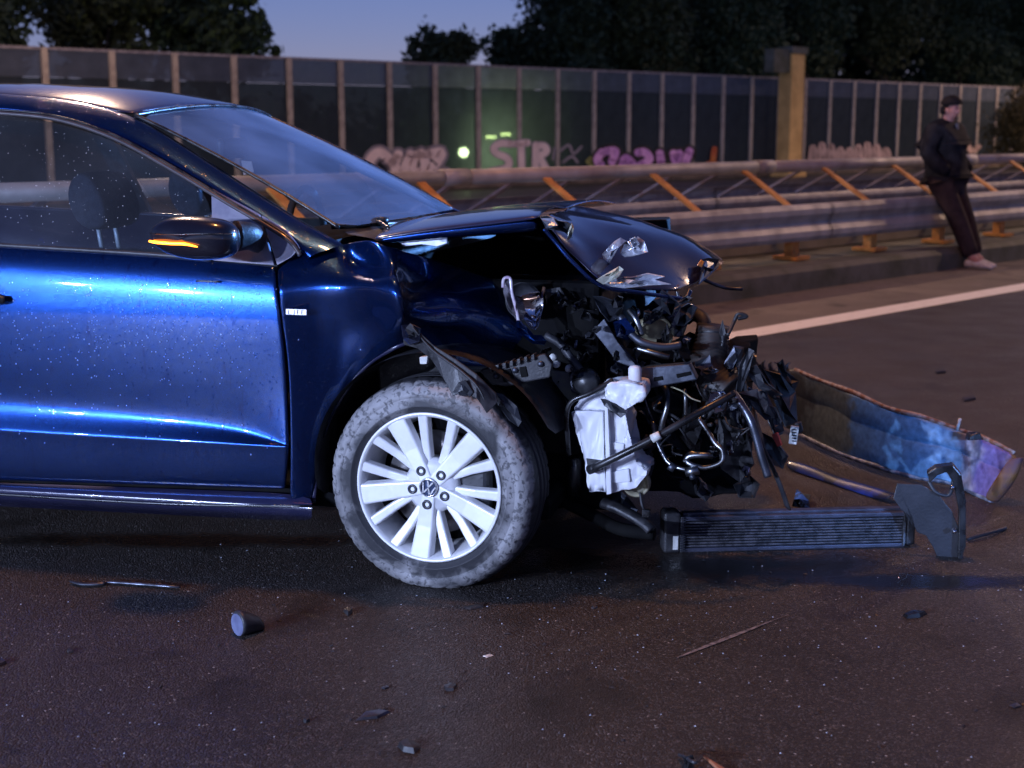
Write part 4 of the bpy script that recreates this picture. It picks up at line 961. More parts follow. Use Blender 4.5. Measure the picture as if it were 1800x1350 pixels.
o = lathe('pulley', [(.0, .0), (.012, -.004), (.014, .004), (.03, .006), (.033, -.004), (.040, -.004), (.042, .02), (.0, .02)], YELL, car, 32); o.location = P(1118, 850, .26)
o = lathe('washer_pump', [(.0, -.06), (.02, -.06), (.02, .05), (.012, .055), (.0, .055)], BLACKG, car, 16, 'z'); o.location = P(1010, 835, .3)
PL('bottle_bracket', [(975, 710), (1010, 708), (1012, 730), (976, 732)], .32, .01, GREYP, car)
tube('washer_hose', [P(*q) for q in ((1078, 668, .14), (1040, 690, .12), (1006, 705, .12), (996, 730, .13), (998, 770, .16), (1000, 800, .2))], .007, BLACKG, car)
# pipes, hoses, cables
HO = tube('coolant_hose', [P(*q) for q in ((1036, 826, .13), (1060, 815, .10), (1150, 770, .10), (1230, 725, .13), (1290, 692, .2))], [.011, .0105, .0105, .011, .010], BLACKG, car)
tube('hose_label', [P(1146, 771.5, .09), P(1160, 764.5, .09)], .0125, LABELM, HO, k=1); tube('hose_clip', [P(1036, 826, .125), P(1050, 820, .11)], .014, BLACK, HO, k=1)
def pipe(px, r, mat=ALU, nm='coolant_pipe', **k): return TP(nm, px, r, mat, car, **k)
pipe([(1163, 672, .3), (1172, 690, .28), (1172, 715, .26), (1165, 740, .26), (1162, 758, .27)], .0085)
pipe([(1148, 742, .3), (1152, 768, .28), (1164, 796, .26), (1176, 814, .25), (1198, 824, .24), (1224, 828, .24)], .0062)
pipe([(1228, 735, .3), (1244, 758, .28), (1258, 780, .26), (1270, 792, .25), (1268, 812, .24), (1240, 822, .24), (1214, 816, .24), (1206, 806, .25), (1216, 797, .26), (1246, 802, .26)], .0075)
pipe([(1204, 812, .25), (1212, 802, .25), (1236, 800, .25), (1252, 802, .26)], .009)
tube('pipe_fitting', [P(1205, 830, .235), P(1228, 826, .235)], .014, ALU, car, k=1, seg=8); tube('pipe_fitting', [P(1176, 818, .24), P(1186, 824, .24)], .013, STEEL, car, k=1, seg=8); tube('pipe_fitting', [P(1216, 834, .23), P(1218, 842, .23)], .009, STEEL, car, k=1, seg=8)
pipe([(1288, 690, .3), (1304, 712, .28), (1322, 745, .26), (1338, 800, .25), (1350, 838, .25)], .012, STEEL, 'bent_tube')
pipe([(1300, 640, .5), (1312, 690, .4), (1330, 760, .3), (1366, 840, .3), (1385, 892, .35)], .016, GREYP, 'plastic_strap', flat=.3)
pipe([(1130, 690, .3), (1140, 720, .3), (1150, 745, .32), (1165, 790, .34), (1172, 815, .3)], .003, STEEL, 'cable')
pipe([(1180, 680, .25), (1200, 688, .22), (1215, 700, .2), (1232, 706, .2)], .0022, YELL, 'cable'); pipe([(1205, 730, .27), (1205, 700, .26), (1203, 685, .28)], .006, ALU, 'coolant_pipe')
pipe([(1180, 735, .27), (1200, 760, .27), (1215, 790, .28)], .003, BLACKG, 'cable')
pipe([(1060, 884, .3), (1090, 895, .28), (1130, 918, .26), (1145, 932, .25)], .016, BLACK, 'control_arm', flat=1.4); pipe([(990, 880, .35), (1040, 905, .32), (1090, 930, .3), (1150, 938, .28)], .02, VOID, 'control_arm')
pipe([(1125, 866, .25), (1128, 885, .24), (1132, 896, .24)], .004, BLACK, 'sensor_lead'); box('sensor_plug', tuple(P(1136, 902, .235) - Vector((.012, .01, .012))), tuple(P(1136, 902, .235) + Vector((.012, .01, .012))), BLACKG, car, .003)
# crushed steel cluster under the hood lip
PL('crash_plate', [(1042, 582), (1062, 560), (1085, 600), (1112, 640), (1126, 652), (1084, 636), (1066, 612)], .3, .006, STEEL, car)
cm_ = PL('cross_member', [(1118, 652), (1136, 646), (1212, 640), (1226, 668), (1180, 676), (1138, 684), (1128, 668)], .22, .05, STEEL, car, .004)
PL('cross_member_slot', [(1188, 658), (1214, 653), (1216, 659), (1190, 665)], .216, .01, VOID, cm_); PL('cross_member_slot', [(1148, 664), (1164, 661), (1166, 668), (1150, 671)], .216, .01, VOID, cm_)
scrap('crushed_panel', [(1040, 522), (1060, 520), (1098, 535), (1088, 560), (1070, 566), (1058, 548)], .3, STEEL, car, seed=40, amp=.02)
scrap('crushed_panel', [(958, 508), (986, 504), (998, 522), (1020, 530), (1045, 528), (1048, 545), (1010, 548), (980, 560), (962, 540)], .34, BLACKG, car, seed=41, amp=.03)
scrap('crushed_panel', [(1080, 565), (1100, 558), (1118, 580), (1104, 598), (1084, 592)], .28, PAINT, car, seed=42, amp=.02)
pipe([(1090, 556, .3), (1108, 585, .28), (1130, 602, .27), (1165, 610, .28), (1196, 606, .3)], .012, STEEL, 'coolant_pipe'); pipe([(1105, 545, .32), (1118, 562, .3), (1128, 590, .3)], .009, ALU, 'coolant_pipe'); pipe([(1120, 612, .27), (1148, 620, .26), (1176, 628, .27)], .008, ALU, 'coolant_pipe')
pipe([(1112, 540, .35), (1122, 548, .33), (1118, 560, .33)], .006, CHROME, 'wire_clip'); 
o = lathe('belt_pulley', [(0, 0), (.02, -.006), (.05, .0), (.058, -.008), (.062, .02), (0, .02)], YELL, car, 32); o.location = P(1150, 590, .42); o.rotation_euler = (.3, 0, .5)
pipe([(960, 590, .3), (985, 605, .28), (1004, 630, .26), (1020, 650, .25)], .012, GREYP, 'coolant_pipe')
PL('horn_bracket', [(1000, 660), (1018, 640), (1040, 660), (1046, 688), (1018, 694), (1004, 690)], .26, .015, STEEL, car, .004); o = lathe('horn', [(0, -.02), (.03, -.018), (.042, .0), (.04, .02), (0, .025)], BLACKG, car, 24); o.location = P(1030, 672, .24)
PL('bracket', [(968, 650), (1000, 655), (1016, 690), (1006, 712), (990, 694), (970, 668)], .3, .012, M('olive_bracket', (.16, .17, .12), .5, .3, col2=(.08, .09, .12), scale=16), car, .003)
for x, y in ((978, 640), (1000, 648), (972, 628)):
    o = lathe('plug', [(0, -.012), (.010, -.010), (.012, .01), (0, .012)], LABELM, car, 12); o.location = P(x, y, .27)
# bellows of the air intake
bl = []
axis = [P(1252, 580, .5), P(1250, 610, .48), P(1246, 640, .46), P(1256, 668, .44), P(1282, 692, .42)]; path = smoothpath(axis, 10)
BELL = M('ribbed_black_rubber', (.018, .016, .015), .5, 0, col2=(.035, .03, .028), scale=18)
vs_, fs_ = tubegeo(path, [(.045 + .022 * i / 40) + (.005 if i % 2 else -.004) for i in range(len(path))], 20); mesh('intake_bellows', vs_, fs_, BELL, car, True)
tube('intake_collar', [P(1254, 572, .5), P(1252, 588, .5)], .05, BLACK, car, k=1, seg=18); tube('intake_elbow', [P(1205, 560, .62), P(1218, 552, .6), P(1234, 560, .56), P(1240, 580, .54)], .022, BLACK, car)
pipe([(1268, 612, .45), (1271, 598, .45), (1270, 590, .45)], .006, BLACK, 'plastic_pin'); scrap('plastic_pin_head', [(1264, 586), (1270, 562), (1276, 586), (1271, 594)], .45, BLACK, car, seed=44, amp=.004)
scrap('grey_box', [(1274, 640), (1290, 608), (1306, 612), (1300, 632), (1288, 650)], .42, STEEL, car, seed=45, amp=.006, th=.02)
for i_, (px_, v_, m_) in enumerate((([(962, 560), (990, 545), (1020, 556), (1046, 560), (1060, 600), (1030, 632), (1010, 612), (985, 600)], .40, BLACK), ([(1128, 540), (1160, 530), (1196, 536), (1206, 560), (1180, 578), (1150, 566)], .45, GLOSSB), ([(1140, 700), (1176, 690), (1222, 700), (1236, 744), (1216, 800), (1176, 780), (1150, 750)], .42, BLACK), ([(1250, 700), (1286, 696), (1310, 740), (1326, 812), (1300, 850), (1268, 820), (1262, 760)], .46, BLACK), ([(1060, 600), (1090, 604), (1120, 640), (1100, 664), (1066, 650)], .38, GLOSSB))):
    scrap('torn_panel', px_, v_, m_, car, seed=60 + i_, amp=.03, th=.004)
# jumble right of the bottle: shards of grille, brackets, leads
rnd = random.Random(21)
MT = [BLACK, BLACK, BLACKG, GREYP, GREYP, STEEL, VOID, GLOSSB]
def junk(n, x0, x1, y0, y1, v0, v1, s0, s1, names):
    for k in range(n):
        x = rnd.uniform(x0, x1); y = rnd.uniform(y0, y1); v = rnd.uniform(v0, v1); a = rnd.uniform(0, 6.28); L_ = rnd.uniform(s0, s1); m = rnd.randint(5, 8); out = []
        asp = rnd.uniform(.2, .7)
        for i in range(m):
            q = 2 * math.pi * i / m; r = L_ * rnd.uniform(.55, 1.1); dx, dy = r * math.cos(q), r * asp * math.sin(q)
            out.append((x + dx * math.cos(a) - dy * math.sin(a), y + dx * math.sin(a) + dy * math.cos(a)))
        scrap(rnd.choice(names), out, v, rnd.choice(MT), car, seed=k + int(x), amp=rnd.uniform(.008, .03), th=rnd.uniform(.003, .008))
junk(26, 950, 1230, 530, 680, .32, .5, 14, 40, ['plastic_shard', 'bent_bracket', 'torn_sheet'])
junk(14, 1270, 1335, 620, 760, .35, .75, 14, 42, ['plastic_shard', 'grille_shard', 'bent_bracket'])
junk(16, 1130, 1320, 700, 870, .42, .7, 14, 40, ['plastic_shard', 'bent_bracket'])
junk(12, 960, 1100, 680, 900, .4, .5, 16, 40, ['plastic_shard', 'torn_sheet'])
for k in range(26):
    x = rnd.uniform(965, 1310); y = rnd.uniform(560, 780); v = rnd.uniform(.24, .5)
    pts = [(x, y, v)]
    for i in range(4):
        x += rnd.uniform(-22, 26); y += rnd.uniform(-8, 26); pts.append((x, y, v + rnd.uniform(-.04, .04)))
    pipe(pts, rnd.choice((.0025, .003, .004, .006)), rnd.choice((BLACKG, BLACK, BLACK, BLACK, GREYP)), 'wire')
MT = [BLACK, BLACK, GREYP, GREYP, STEEL, GLOSSB, BLACK]
junk(34, 955, 1215, 520, 690, .24, .36, 5, 17, ['plastic_shard', 'bent_bracket', 'clip'])
junk(26, 1120, 1330, 610, 850, .28, .5, 5, 18, ['plastic_shard', 'grille_shard', 'clip'])
junk(10, 985, 1130, 700, 890, .33, .4, 5, 16, ['plastic_shard', 'clip'])
scrap('grille_shard', [(1300, 640), (1316, 612), (1326, 616), (1318, 650), (1302, 690), (1292, 700)], .4, GREYP, car, seed=50, amp=.01); scrap('grille_shard', [(1308, 650), (1330, 640), (1350, 675), (1376, 694), (1362, 696), (1334, 684)], .42, GREYP, car, seed=51, amp=.01)
scrap('grille_shard', [(1298, 690), (1330, 684), (1350, 710), (1362, 735), (1346, 738), (1322, 716)], .34, GREYP, car, seed=52, amp=.01)
scrap('shiny_clamp', [(1248, 690), (1272, 688), (1280, 700), (1272, 722), (1256, 726), (1244, 712)], .24, CHROME, car, seed=53, amp=.014)
scrap('shiny_clamp', [(1352, 712), (1364, 716), (1374, 740), (1378, 758), (1362, 764), (1356, 740)], .36, STEEL, car, seed=54, amp=.01)
PL('red_tag', [(1356, 764), (1368, 760), (1376, 782), (1366, 786)], .34, .006, REDP, car); PL('white_tag', [(1390, 748), (1405, 750), (1400, 782), (1386, 780)], .5, .004, LABELM, car)
for k in range(5): PL('tag_bar', [(1392, 754 + k * 5), (1400, 755 + k * 5), (1399.5, 757 + k * 5), (1391.5, 756 + k * 5)], .497, .002, BLACK, car, 0)
PL('headlight_plug', [(1396, 745), (1408, 742), (1412, 758), (1404, 764)], .52, .02, BLACK, car, .002)
for i_, (px_, v_) in enumerate((([(1322, 652), (1336, 640), (1352, 668), (1372, 700), (1360, 702), (1338, 680)], .6), ([(1330, 690), (1344, 684), (1362, 720), (1376, 764), (1364, 768), (1346, 730)], .5), ([(1312, 720), (1326, 716), (1340, 770), (1352, 820), (1338, 818), (1322, 770)], .55), ([(1366, 640), (1376, 630), (1380, 650), (1404, 668), (1396, 690), (1372, 668)], .9), ([(1336, 760), (1362, 770), (1386, 800), (1376, 826), (1350, 812), (1338, 790)], .6), ([(1344, 650), (1372, 656), (1398, 690), (1402, 740), (1380, 750), (1358, 700)], .85), ([(1290, 850), (1316, 836), (1336, 850), (1326, 872), (1300, 872)], .6))):
    scrap('grille_shard', px_, v_, (BLACK, GREYP, BLACK)[i_ % 3], car, seed=80 + i_, amp=.02, th=.004)
# water beads on glass sail and door are in the paint; larger beads as real drops
rnd = random.Random(99); vs_, fs_ = [], []
for k in range(640):
    x, y = (rnd.uniform(0, 490), rnd.gauss(585, 90)) if k % 2 else (rnd.gauss(290, 120), rnd.gauss(555, 42))
    if not 0 < x < 488: continue
    if not 476 + x * .05 < y < 845: continue
    v = curve([(466, .010), (520, 0.), (590, .003), (655, .014), (700, .027), (740, .01), (757, .001), (800, .014), (845, .033)], y - x * .055) - .0006
    c = P(x, y, v); r = rnd.choice((.0010, .0012, .0014, .0016, .0020)); b = len(vs_)
    for i in range(8):
        q = i * math.pi / 4; vs_.append(c + Vector((r * math.cos(q), .0012, r * 1.25 * math.sin(q))))
    for i in range(8):
        q = i * math.pi / 4; vs_.append(c + Vector((r * .6 * math.cos(q), -r * .45, r * .7 * math.sin(q) - r * .1)))
    vs_.append(c + Vector((0, -r * .65, -r * .1)))
    for i in range(8):
        j = (i + 1) % 8; fs_ += [(b + i, b + j, b + 8 + j, b + 8 + i), (b + 8 + i, b + 8 + j, b + 16)]
WATER = M('glint_toned_water_beads', (.5, .62, .9), .08, 0., spec=1., coat=1., coatr=.03, col2=(.35, .45, .8), scale=60)  # pale blue base stands in for the glints on the drops
tag(mesh('water_drops', vs_, fs_, WATER, car, True), kind='stuff')

# ------------------------------------------------------------------ parts torn off and lying on the road
def ground_obj(name, label, cat, loc): 
    o = empty(name, loc); return tag(o, label, cat)
def loc_to(o, root): o.data.transform(Matrix.Translation(-Vector(root.location))); o.parent = root; return o
# radiator standing on edge
ra, rb = G(1196, 971), G(1592, 961)
rad = empty('radiator', (ra + rb) / 2); tag(rad, 'long black finned radiator standing on edge on the wet road', 'radiator')
dr_ = (rb - ra).normalized(); back = Vector((-dr_.y, dr_.x, 0)); LN = (rb - ra).length; hz = .118
RADM = M('radiator_core', (.045, .046, .055), .45, .5, col2=(.10, .10, .12), scale=40, rough2=.6, bump=.3, bscale=200); RADT = M('radiator_channel', (.07, .075, .11), .4, .3, col2=(.04, .042, .06), scale=20)
def rbx(name, a0, a1, z0, z1, d0, d1, mat, bev=.002):
    c = Vector(rad.location)
    def q(a, d, z): return ra + dr_ * a + back * d + Vector((0, 0, z)) - c
    vs = [q(a, d, z) for a in (a0, a1) for d in (d0, d1) for z in (z0, z1)]
    o = mesh(name, vs, [(0, 1, 3, 2), (4, 6, 7, 5), (0, 4, 5, 1), (2, 3, 7, 6), (0, 2, 6, 4), (1, 5, 7, 3)], mat, rad); 
    bm = bmesh.new(); bm.from_mesh(o.data); bmesh.ops.recalc_face_normals(bm, faces=bm.faces); bm.to_mesh(o.data); bm.free()
    if bev: addmod(o, 'bev', bev)
    return o
rbx('core', .012, LN - .01, .014, hz - .02, .012, .05, VOID, 0)
for k in range(9): rbx('cooling_tube', .012, LN - .01, .0155 + k * .0093, .0155 + k * .0093 + .0058, .003, .052, RADM, .0012)
rbx('channel', .0, LN - .004, hz - .018, hz - .004, -.002, .058, RADT, .003); rbx('flange', .01, LN - .01, hz - .004, hz + .003, .02, .05, RADT, .001)
rbx('channel', .0, LN - .004, .0, .013, -.002, .058, RADT, .003)
rbx('end_tank', -.055, -.002, -.0, hz + .012, -.008, .065, BLACK, .008); rbx('end_tank', LN - .003, LN + .03, .004, hz, -.002, .06, BLACK, .008)
rbx('crimp_strip', -.002, .008, .002, hz - .002, -.008, .06, ALU, .001); rbx('crimp_strip', LN - .012, LN - .004, .004, hz - .004, -.006, .06, ALU, .001)
for k in range(14): rbx('crimp_tooth', -.004, .012, .006 + k * .0078, .010 + k * .0078, -.010, -.004, STEEL, 0)
rbx('sticker', -.026, -.010, .012, .055, -.0095, -.008, LABELM, 0)
for k in range(6): rbx('channel_slot', .06 + k * .095, .10 + k * .095, hz - .013, hz - .009, -.004, -.001, STEEL, 0)
# hanging plastic shroud at the radiator's right end
vsh = .72
shr = empty('plastic_shroud', G(1665, 985)); tag(shr, 'torn black plastic air shroud upright beside the radiator end', 'shroud')
def toworld(o, root): o.data.transform(Matrix.Translation(-Vector(root.location)) @ Matrix.Translation(W0) @ Matrix.Rotation(-CA, 4, 'Z')); o.parent = root; return o
SHRM = M('matt_black_shroud', (.018, .019, .024), .45, 0, col2=(.03, .031, .038), scale=9, bump=.12, bscale=120)
toworld(PL('panel', [(1570, 876), (1577, 850), (1620, 852), (1650, 870), (1674, 900), (1684, 925), (1690, 984), (1650, 986), (1640, 962), (1628, 942), (1612, 936), (1606, 912), (1584, 896)], .66, .006, SHRM, None, .002), shr)
toworld(PL('edge_rib', [(1630, 832), (1645, 822), (1676, 818), (1690, 835), (1698, 880), (1698, 960), (1690, 984), (1684, 984), (1686, 900), (1676, 850), (1664, 830), (1648, 836), (1634, 850)], .63, .05, BLACKG, None, .006), shr)
toworld(TP('brace', [(1632, 845, .66), (1645, 865, .65), (1668, 870, .65), (1676, 845, .64)], .006, GREYP, None), shr)
for x, y in ((1674, 857), (1678, 934)):
    o = lathe('rivet', [(0, -.005), (.006, -.004), (.008, 0), (.008, .01)], CHROME, None, 12); o.data.transform(Matrix.Translation(P(x, y, .625))); toworld(o, shr)
# bumper beam
def GV(x, y, z): return G(x, y, z)
be = empty('bumper_beam', G(1745, 886)); tag(be, 'long torn bumper beam with blue light and dark shade in its colour lying on the road', 'bumper')
def beammat():
    m = bpy.data.materials.new('beam_with_painted_light'); m.use_nodes = True; nt = m.node_tree; N, L = nt.nodes, nt.links; b = N['Principled BSDF']
    uv = N.new('ShaderNodeAttribute'); uv.attribute_name = 'along'; tc = N.new('ShaderNodeTexCoord')
    nz = N.new('ShaderNodeTexNoise'); nz.inputs['Scale'].default_value = 14; nz.inputs['Detail'].default_value = 6; L.new(tc.outputs['Object'], nz.inputs['Vector'])
    ad = N.new('ShaderNodeMath'); ad.operation = 'MULTIPLY_ADD'; L.new(nz.outputs[0], ad.inputs[0]); ad.inputs[1].default_value = .16; L.new(uv.outputs['Fac'], ad.inputs[2])
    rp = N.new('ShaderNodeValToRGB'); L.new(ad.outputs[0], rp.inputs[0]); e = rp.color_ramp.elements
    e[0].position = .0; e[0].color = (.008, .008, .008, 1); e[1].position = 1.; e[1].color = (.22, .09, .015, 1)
    for p_, c in ((.12, (.010, .010, .010)), (.16, (.04, .05, .045)), (.22, (.05, .06, .05)), (.26, (.13, .18, .16)), (.40, (.14, .20, .19)), (.43, (.10, .25, .44)), (.76, (.13, .29, .50)), (.84, (.30, .29, .36)), (.90, (.17, .14, .38)), (.97, (.16, .12, .30))):  # dark shaded end and blue light put into colour; rust at tip
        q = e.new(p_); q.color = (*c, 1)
    n2 = N.new('ShaderNodeTexNoise'); n2.inputs['Scale'].default_value = 45; n2.inputs['Detail'].default_value = 6; L.new(tc.outputs['Object'], n2.inputs['Vector'])
    mr = N.new('ShaderNodeMapRange'); mr.inputs[1].default_value = .25; mr.inputs[2].default_value = .75; mr.inputs[3].default_value = .55; mr.inputs[4].default_value = 1.25; L.new(n2.outputs[0], mr.inputs[0])
    mx = N.new('ShaderNodeVectorMath'); mx.operation = 'SCALE'; L.new(rp.outputs[0], mx.inputs[0]); L.new(mr.outputs[0], mx.inputs['Scale']); L.new(mx.outputs[0], b.inputs['Base Color'])
    b.inputs['Roughness'].default_value = .5
    bp = N.new('ShaderNodeBump'); bp.inputs['Strength'].default_value = .3; bp.inputs['Distance'].default_value = .004; L.new(nz.outputs[0], bp.inputs['Height']); L.new(bp.outputs[0], b.inputs['Normal']); return m
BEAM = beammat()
bT = [(1334, 648), (1400, 652), (1450, 672), (1500, 692), (1560, 717), (1620, 735), (1690, 758), (1730, 772), (1785, 800)]
bB = [(1345, 735), (1405, 764), (1450, 785), (1500, 806), (1560, 826), (1620, 842), (1680, 850), (1715, 868), (1748, 884)]
zb = [.03, .03, .03, .03, .03, .025, .02, .01, .004]
rowsB = []
for f, bulge in ((0, .02), (.03, .0), (.06, -.004), (.36, -.010), (.40, -.004), (.44, -.010), (.8, -.008), (.95, -.002), (.98, .0), (1, .02)):
    r = []
    for (tx_, ty_), (bx_, by_), z in zip(bT, bB, zb):
        pb = G(bx_, by_, z); d = pb.y
        rr = ray(tx_, ty_); s = d / rr.y * 1.004; pt = Vector((rr.x * s, rr.y * s, H + rr.z * s))
        p = pt.lerp(pb, f) + Vector((.0, bulge * 1.0, 0)) + Vector(noise.noise_vector(pt.lerp(pb, f) * 7)) * .006; r.append(p)
    rowsB.append(r)
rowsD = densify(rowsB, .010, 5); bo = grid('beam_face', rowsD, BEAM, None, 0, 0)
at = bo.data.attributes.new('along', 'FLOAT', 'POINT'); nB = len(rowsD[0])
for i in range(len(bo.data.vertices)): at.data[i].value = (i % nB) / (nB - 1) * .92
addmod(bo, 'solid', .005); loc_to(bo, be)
EDG = M('rusty_torn_edge', (.20, .08, .04), .6, .3, col2=(.35, .3, .28), scale=30)
loc_to(tube('flange', rowsB[0][1:], [.012, .010, .014, .01, .013, .009, .012, .01], EDG, None, k=3, seg=6, flat=.7), be); loc_to(tube('flange', rowsB[-1][1:], [.010, .012, .009, .013, .01, .012, .01, .01], M('pale_torn_edge', (.3, .33, .42), .5, .2, col2=(.08, .09, .12), scale=24), None, k=3, seg=6), be)
q = rowsB[0][6]; loc_to(tube('stud', [q + Vector((-.01, 0, .0)), q + Vector((0, 0, .045))], .006, LABELM, None, k=1, seg=8), be)
q = rowsB[0][7]; loc_to(box('clip', tuple(q + Vector((-.05, -.02, -.005))), tuple(q + Vector((-.01, .01, .018))), BLACKG, None, .003, .008, 3), be)
e1, e2 = rowsB[0][-1], rowsB[-1][-1]
loc_to(grid('torn_end', [[e1 + Vector((-.03, -.03, .0)), e1 + Vector((.02, -.05, -.0)), e1 + Vector((.035, 0, -.01))], [(e1 + e2) / 2 + Vector((-.05, -.05, 0)), (e1 + e2) / 2 + Vector((.02, -.08, 0)), (e1 + e2) / 2 + Vector((.05, -.01, .0))], [e2 + Vector((-.05, -.02, .01)), e2 + Vector((.0, -.05, .002)), e2 + Vector((.03, .0, .004))]], M('rust_brown_inside', (.20, .085, .02), .6, .1, col2=(.10, .05, .06), scale=16), None, 2, .005), be)
for k in range(5):
    p_ = rowsB[0][0].lerp(rowsB[0][1], k / 5) ; loc_to(tube('splinter', [p_ - Vector((0, 0, .02)), p_ + Vector((random.uniform(-.015, .01), 0, .02)), p_ + Vector((random.uniform(-.03, .02), 0, random.uniform(.03, .055)))], [.012, .008, .002], BLACK, None, seg=6), be)
# dark trim strip under the beam
ts = empty('trim_strip', G(1480, 850)); tag(ts, 'narrow dark blue trim strip on the road below the bumper beam', 'trim')
p0, p1 = G(1385, 822), G(1572, 885); dd = (p1 - p0); nn = Vector((-dd.y, dd.x, 0)).normalized() * .03
loc_to(grid('strip', [[p0 + dd * f + nn + Vector((0, 0, .02)) for f in (0, .25, .5, .75, 1)], [p0 + dd * f + Vector((0, 0, .04 + .01 * math.sin(f * 9))) for f in (0, .25, .5, .75, 1)], [p0 + dd * f - nn + Vector((0, 0, .004)) for f in (0, .25, .5, .75, 1)]], M('blue_black_trim', (.004, .006, .02), .35, 0, coat=.6, col2=(.01, .025, .16), scale=6, lo=.48, hi=.55), None, 2, .004), ts)
# small debris, one by one
def debris(name, label, px, h, mat, seed=0, cat='debris', mods=None, amp=.006):
    pts = [G(*q) for q in px]; c = sum(pts, Vector()) / len(pts); rnd = random.Random(seed); n = len(pts); vs = [p - c + Vector((0, 0, .001)) for p in pts]
    vs += [(p - c) * .82 + Vector((0, 0, h * rnd.uniform(.6, 1.1))) for p in pts] + [Vector((0, 0, h * 1.1))]
    fs = []
    for i in range(n):
        j = (i + 1) % n; fs += [(i, j, n + j, n + i), (n + i, n + j, 2 * n)]
    fs.append(tuple(range(n))[::-1])
    o = mesh(name, vs, fs, mat); o.location = c; return tag(o, label, cat, 'debris scattered on the road')
st = tube('metal_strip', [G(*q, .008) for q in ((124, 1022), (146, 1027), (180, 1026), (188, 1023), (240, 1026), (316, 1032))], [.003, .005, .005, .004, .005, .004], STEEL, None, flat=1.6, k=3, seg=6); tag(st, 'thin bent metal strip on the road left below the door', 'debris', 'debris scattered on the road')
st = tube('plastic_strip', [G(1700, 948, .008), G(1735, 938, .012), G(1768, 928, .006)], .006, GREYP, None, seg=6); tag(st, 'slim stick on wet road right of the black shroud', 'debris', 'debris scattered on the road')
cupo = empty('plastic_cup', G(425, 1118)); tag(cupo, 'small broken plastic cap, blue light painted on its face, lying left before the wheel', 'debris', 'debris scattered on the road')
cA, cB = G(418, 1118), G(462, 1106); up_ = Vector((0, 0, 1)); ax = (cB - cA).normalized(); sd_ = Vector((ax.y, -ax.x, 0))
prof = [(0, .030), (.004, .034), (.012, .033), (.05, .024), (.075, .014), (.078, .0)]
ring = [[cA + ax * a + Vector((0, 0, max(.0, r + r * math.sin(q) + .001))) + sd_ * r * math.cos(q) for q in [2 * math.pi * k / 12 for k in range(12)]] for a, r in prof]
loc_to(grid('shell', ring[::-1], GREYP, None, 1, .002, closed=True), cupo); loc_to(poly('face', [p - ax * .001 for p in ring[0]], .003, M('blue_lit_cap_face', (.16, .18, .30), .4, .1, col2=(.1, .11, .2), scale=20), None, ax), cupo)  # face coloured for the blue light that falls on that side
debris('plastic_shard', 'pointed blue shard on the road below the wheel', [(624, 1268), (640, 1256), (668, 1251), (687, 1252), (664, 1264)], .008, STEEL, 1)
debris('plastic_fragment', 'dark jagged fragment near the bottom edge left of centre', [(699, 1313), (716, 1306), (730, 1308), (740, 1316), (728, 1326), (708, 1322)], .012, BLACK, 2)
debris('plastic_chip', 'small dark ribbed chip between shard and scratch mark', [(780, 1208), (792, 1202), (804, 1206), (798, 1215), (784, 1216)], .008, BLACK, 3)
debris('plastic_chip', 'narrow dark sliver right under the front tyre', [(814, 1069), (835, 1064), (856, 1061), (852, 1067), (826, 1073)], .006, BLACK, 4)
debris('plastic_chip', 'tiny brown lump on the road left of the tyre', [(604, 1076), (612, 1072), (620, 1078), (612, 1084)], .012, BLACK, 5)
debris('plastic_chip', 'dark chip cut by the left edge of the photo', [(-12, 1164), (2, 1162), (12, 1167), (-2, 1173)], .01, BLACK, 6)
debris('plastic_chip', 'small dark bit lying between metal strip and left edge', [(117, 1144), (126, 1141), (130, 1147), (120, 1150)], .007, BLACK, 7)
debris('plastic_chip', 'thin bluish chip near the lower right edge', [(1772, 1241), (1788, 1237), (1797, 1242), (1784, 1246)], .004, STEEL, 8)
debris('plastic_chip', 'pale blue flake beside the pointed shard', [(670, 1210), (680, 1206), (685, 1209), (676, 1213)], .004, STEEL, 9)
debris('plastic_chip', 'pale flake right of the lit asphalt below the wheel', [(848, 1154), (862, 1150), (868, 1153), (856, 1157)], .003, LABELM, 10)
debris('plastic_chip', 'little dark chip left of the pointed shard', [(533, 1269), (541, 1264), (545, 1269), (538, 1272)], .008, BLACK, 11)
debris('plastic_shard', 'dark fragment on the far road right of the wreck', [(1692, 702), (1712, 698), (1716, 703), (1694, 707)], .012, BLACK, 12)
debris('plastic_shard', 'small dark splinter on far road above the beam', [(1642, 655), (1662, 652), (1664, 656), (1646, 658)], .012, BLACK, 13)
debris('plastic_shard', 'dark piece on the wet road beside blue reflection', [(1586, 1083), (1604, 1078), (1630, 1080), (1618, 1086), (1594, 1088)], .012, BLACKG, 14)
debris('plastic_chip', 'tiny dark chip left above the scratch mark', [(1040, 1068), (1048, 1065), (1051, 1069), (1044, 1071)], .006, BLACK, 15)
debris('foil_scrap', 'crumpled shiny foil scrap above the radiator', [(1392, 890), (1398, 868), (1412, 880), (1428, 880), (1424, 894), (1404, 892)], .03, CHROME, 16)
mb = empty('mounting_bracket', G(1215, 1350)); tag(mb, 'black clip with orange strip cut by the bottom edge', 'debris', 'debris scattered on the road')
loc_to(box('clip', tuple(G(1200, 1352, 0.002)), tuple(G(1226, 1338, .03) + Vector((.0, .02, 0))), BLACKG, None, .004, .008, 8), mb)
loc_to(poly('strip', [G(1236, 1326, .012), G(1244, 1332, .012), G(1310, 1372, .006), G(1290, 1376, .006)], .006, M('faded_orange_plastic', (.42, .17, .08), .5, 0, col2=(.32, .13, .07), scale=20), None, Vector((0, 0, -1))), mb)
loc_to(tube('spring_arm', [G(1194, 1326, .01), G(1206, 1332, .025), G(1222, 1340, .03), G(1232, 1330, .02)], .004, GREYP, None, seg=6), mb)
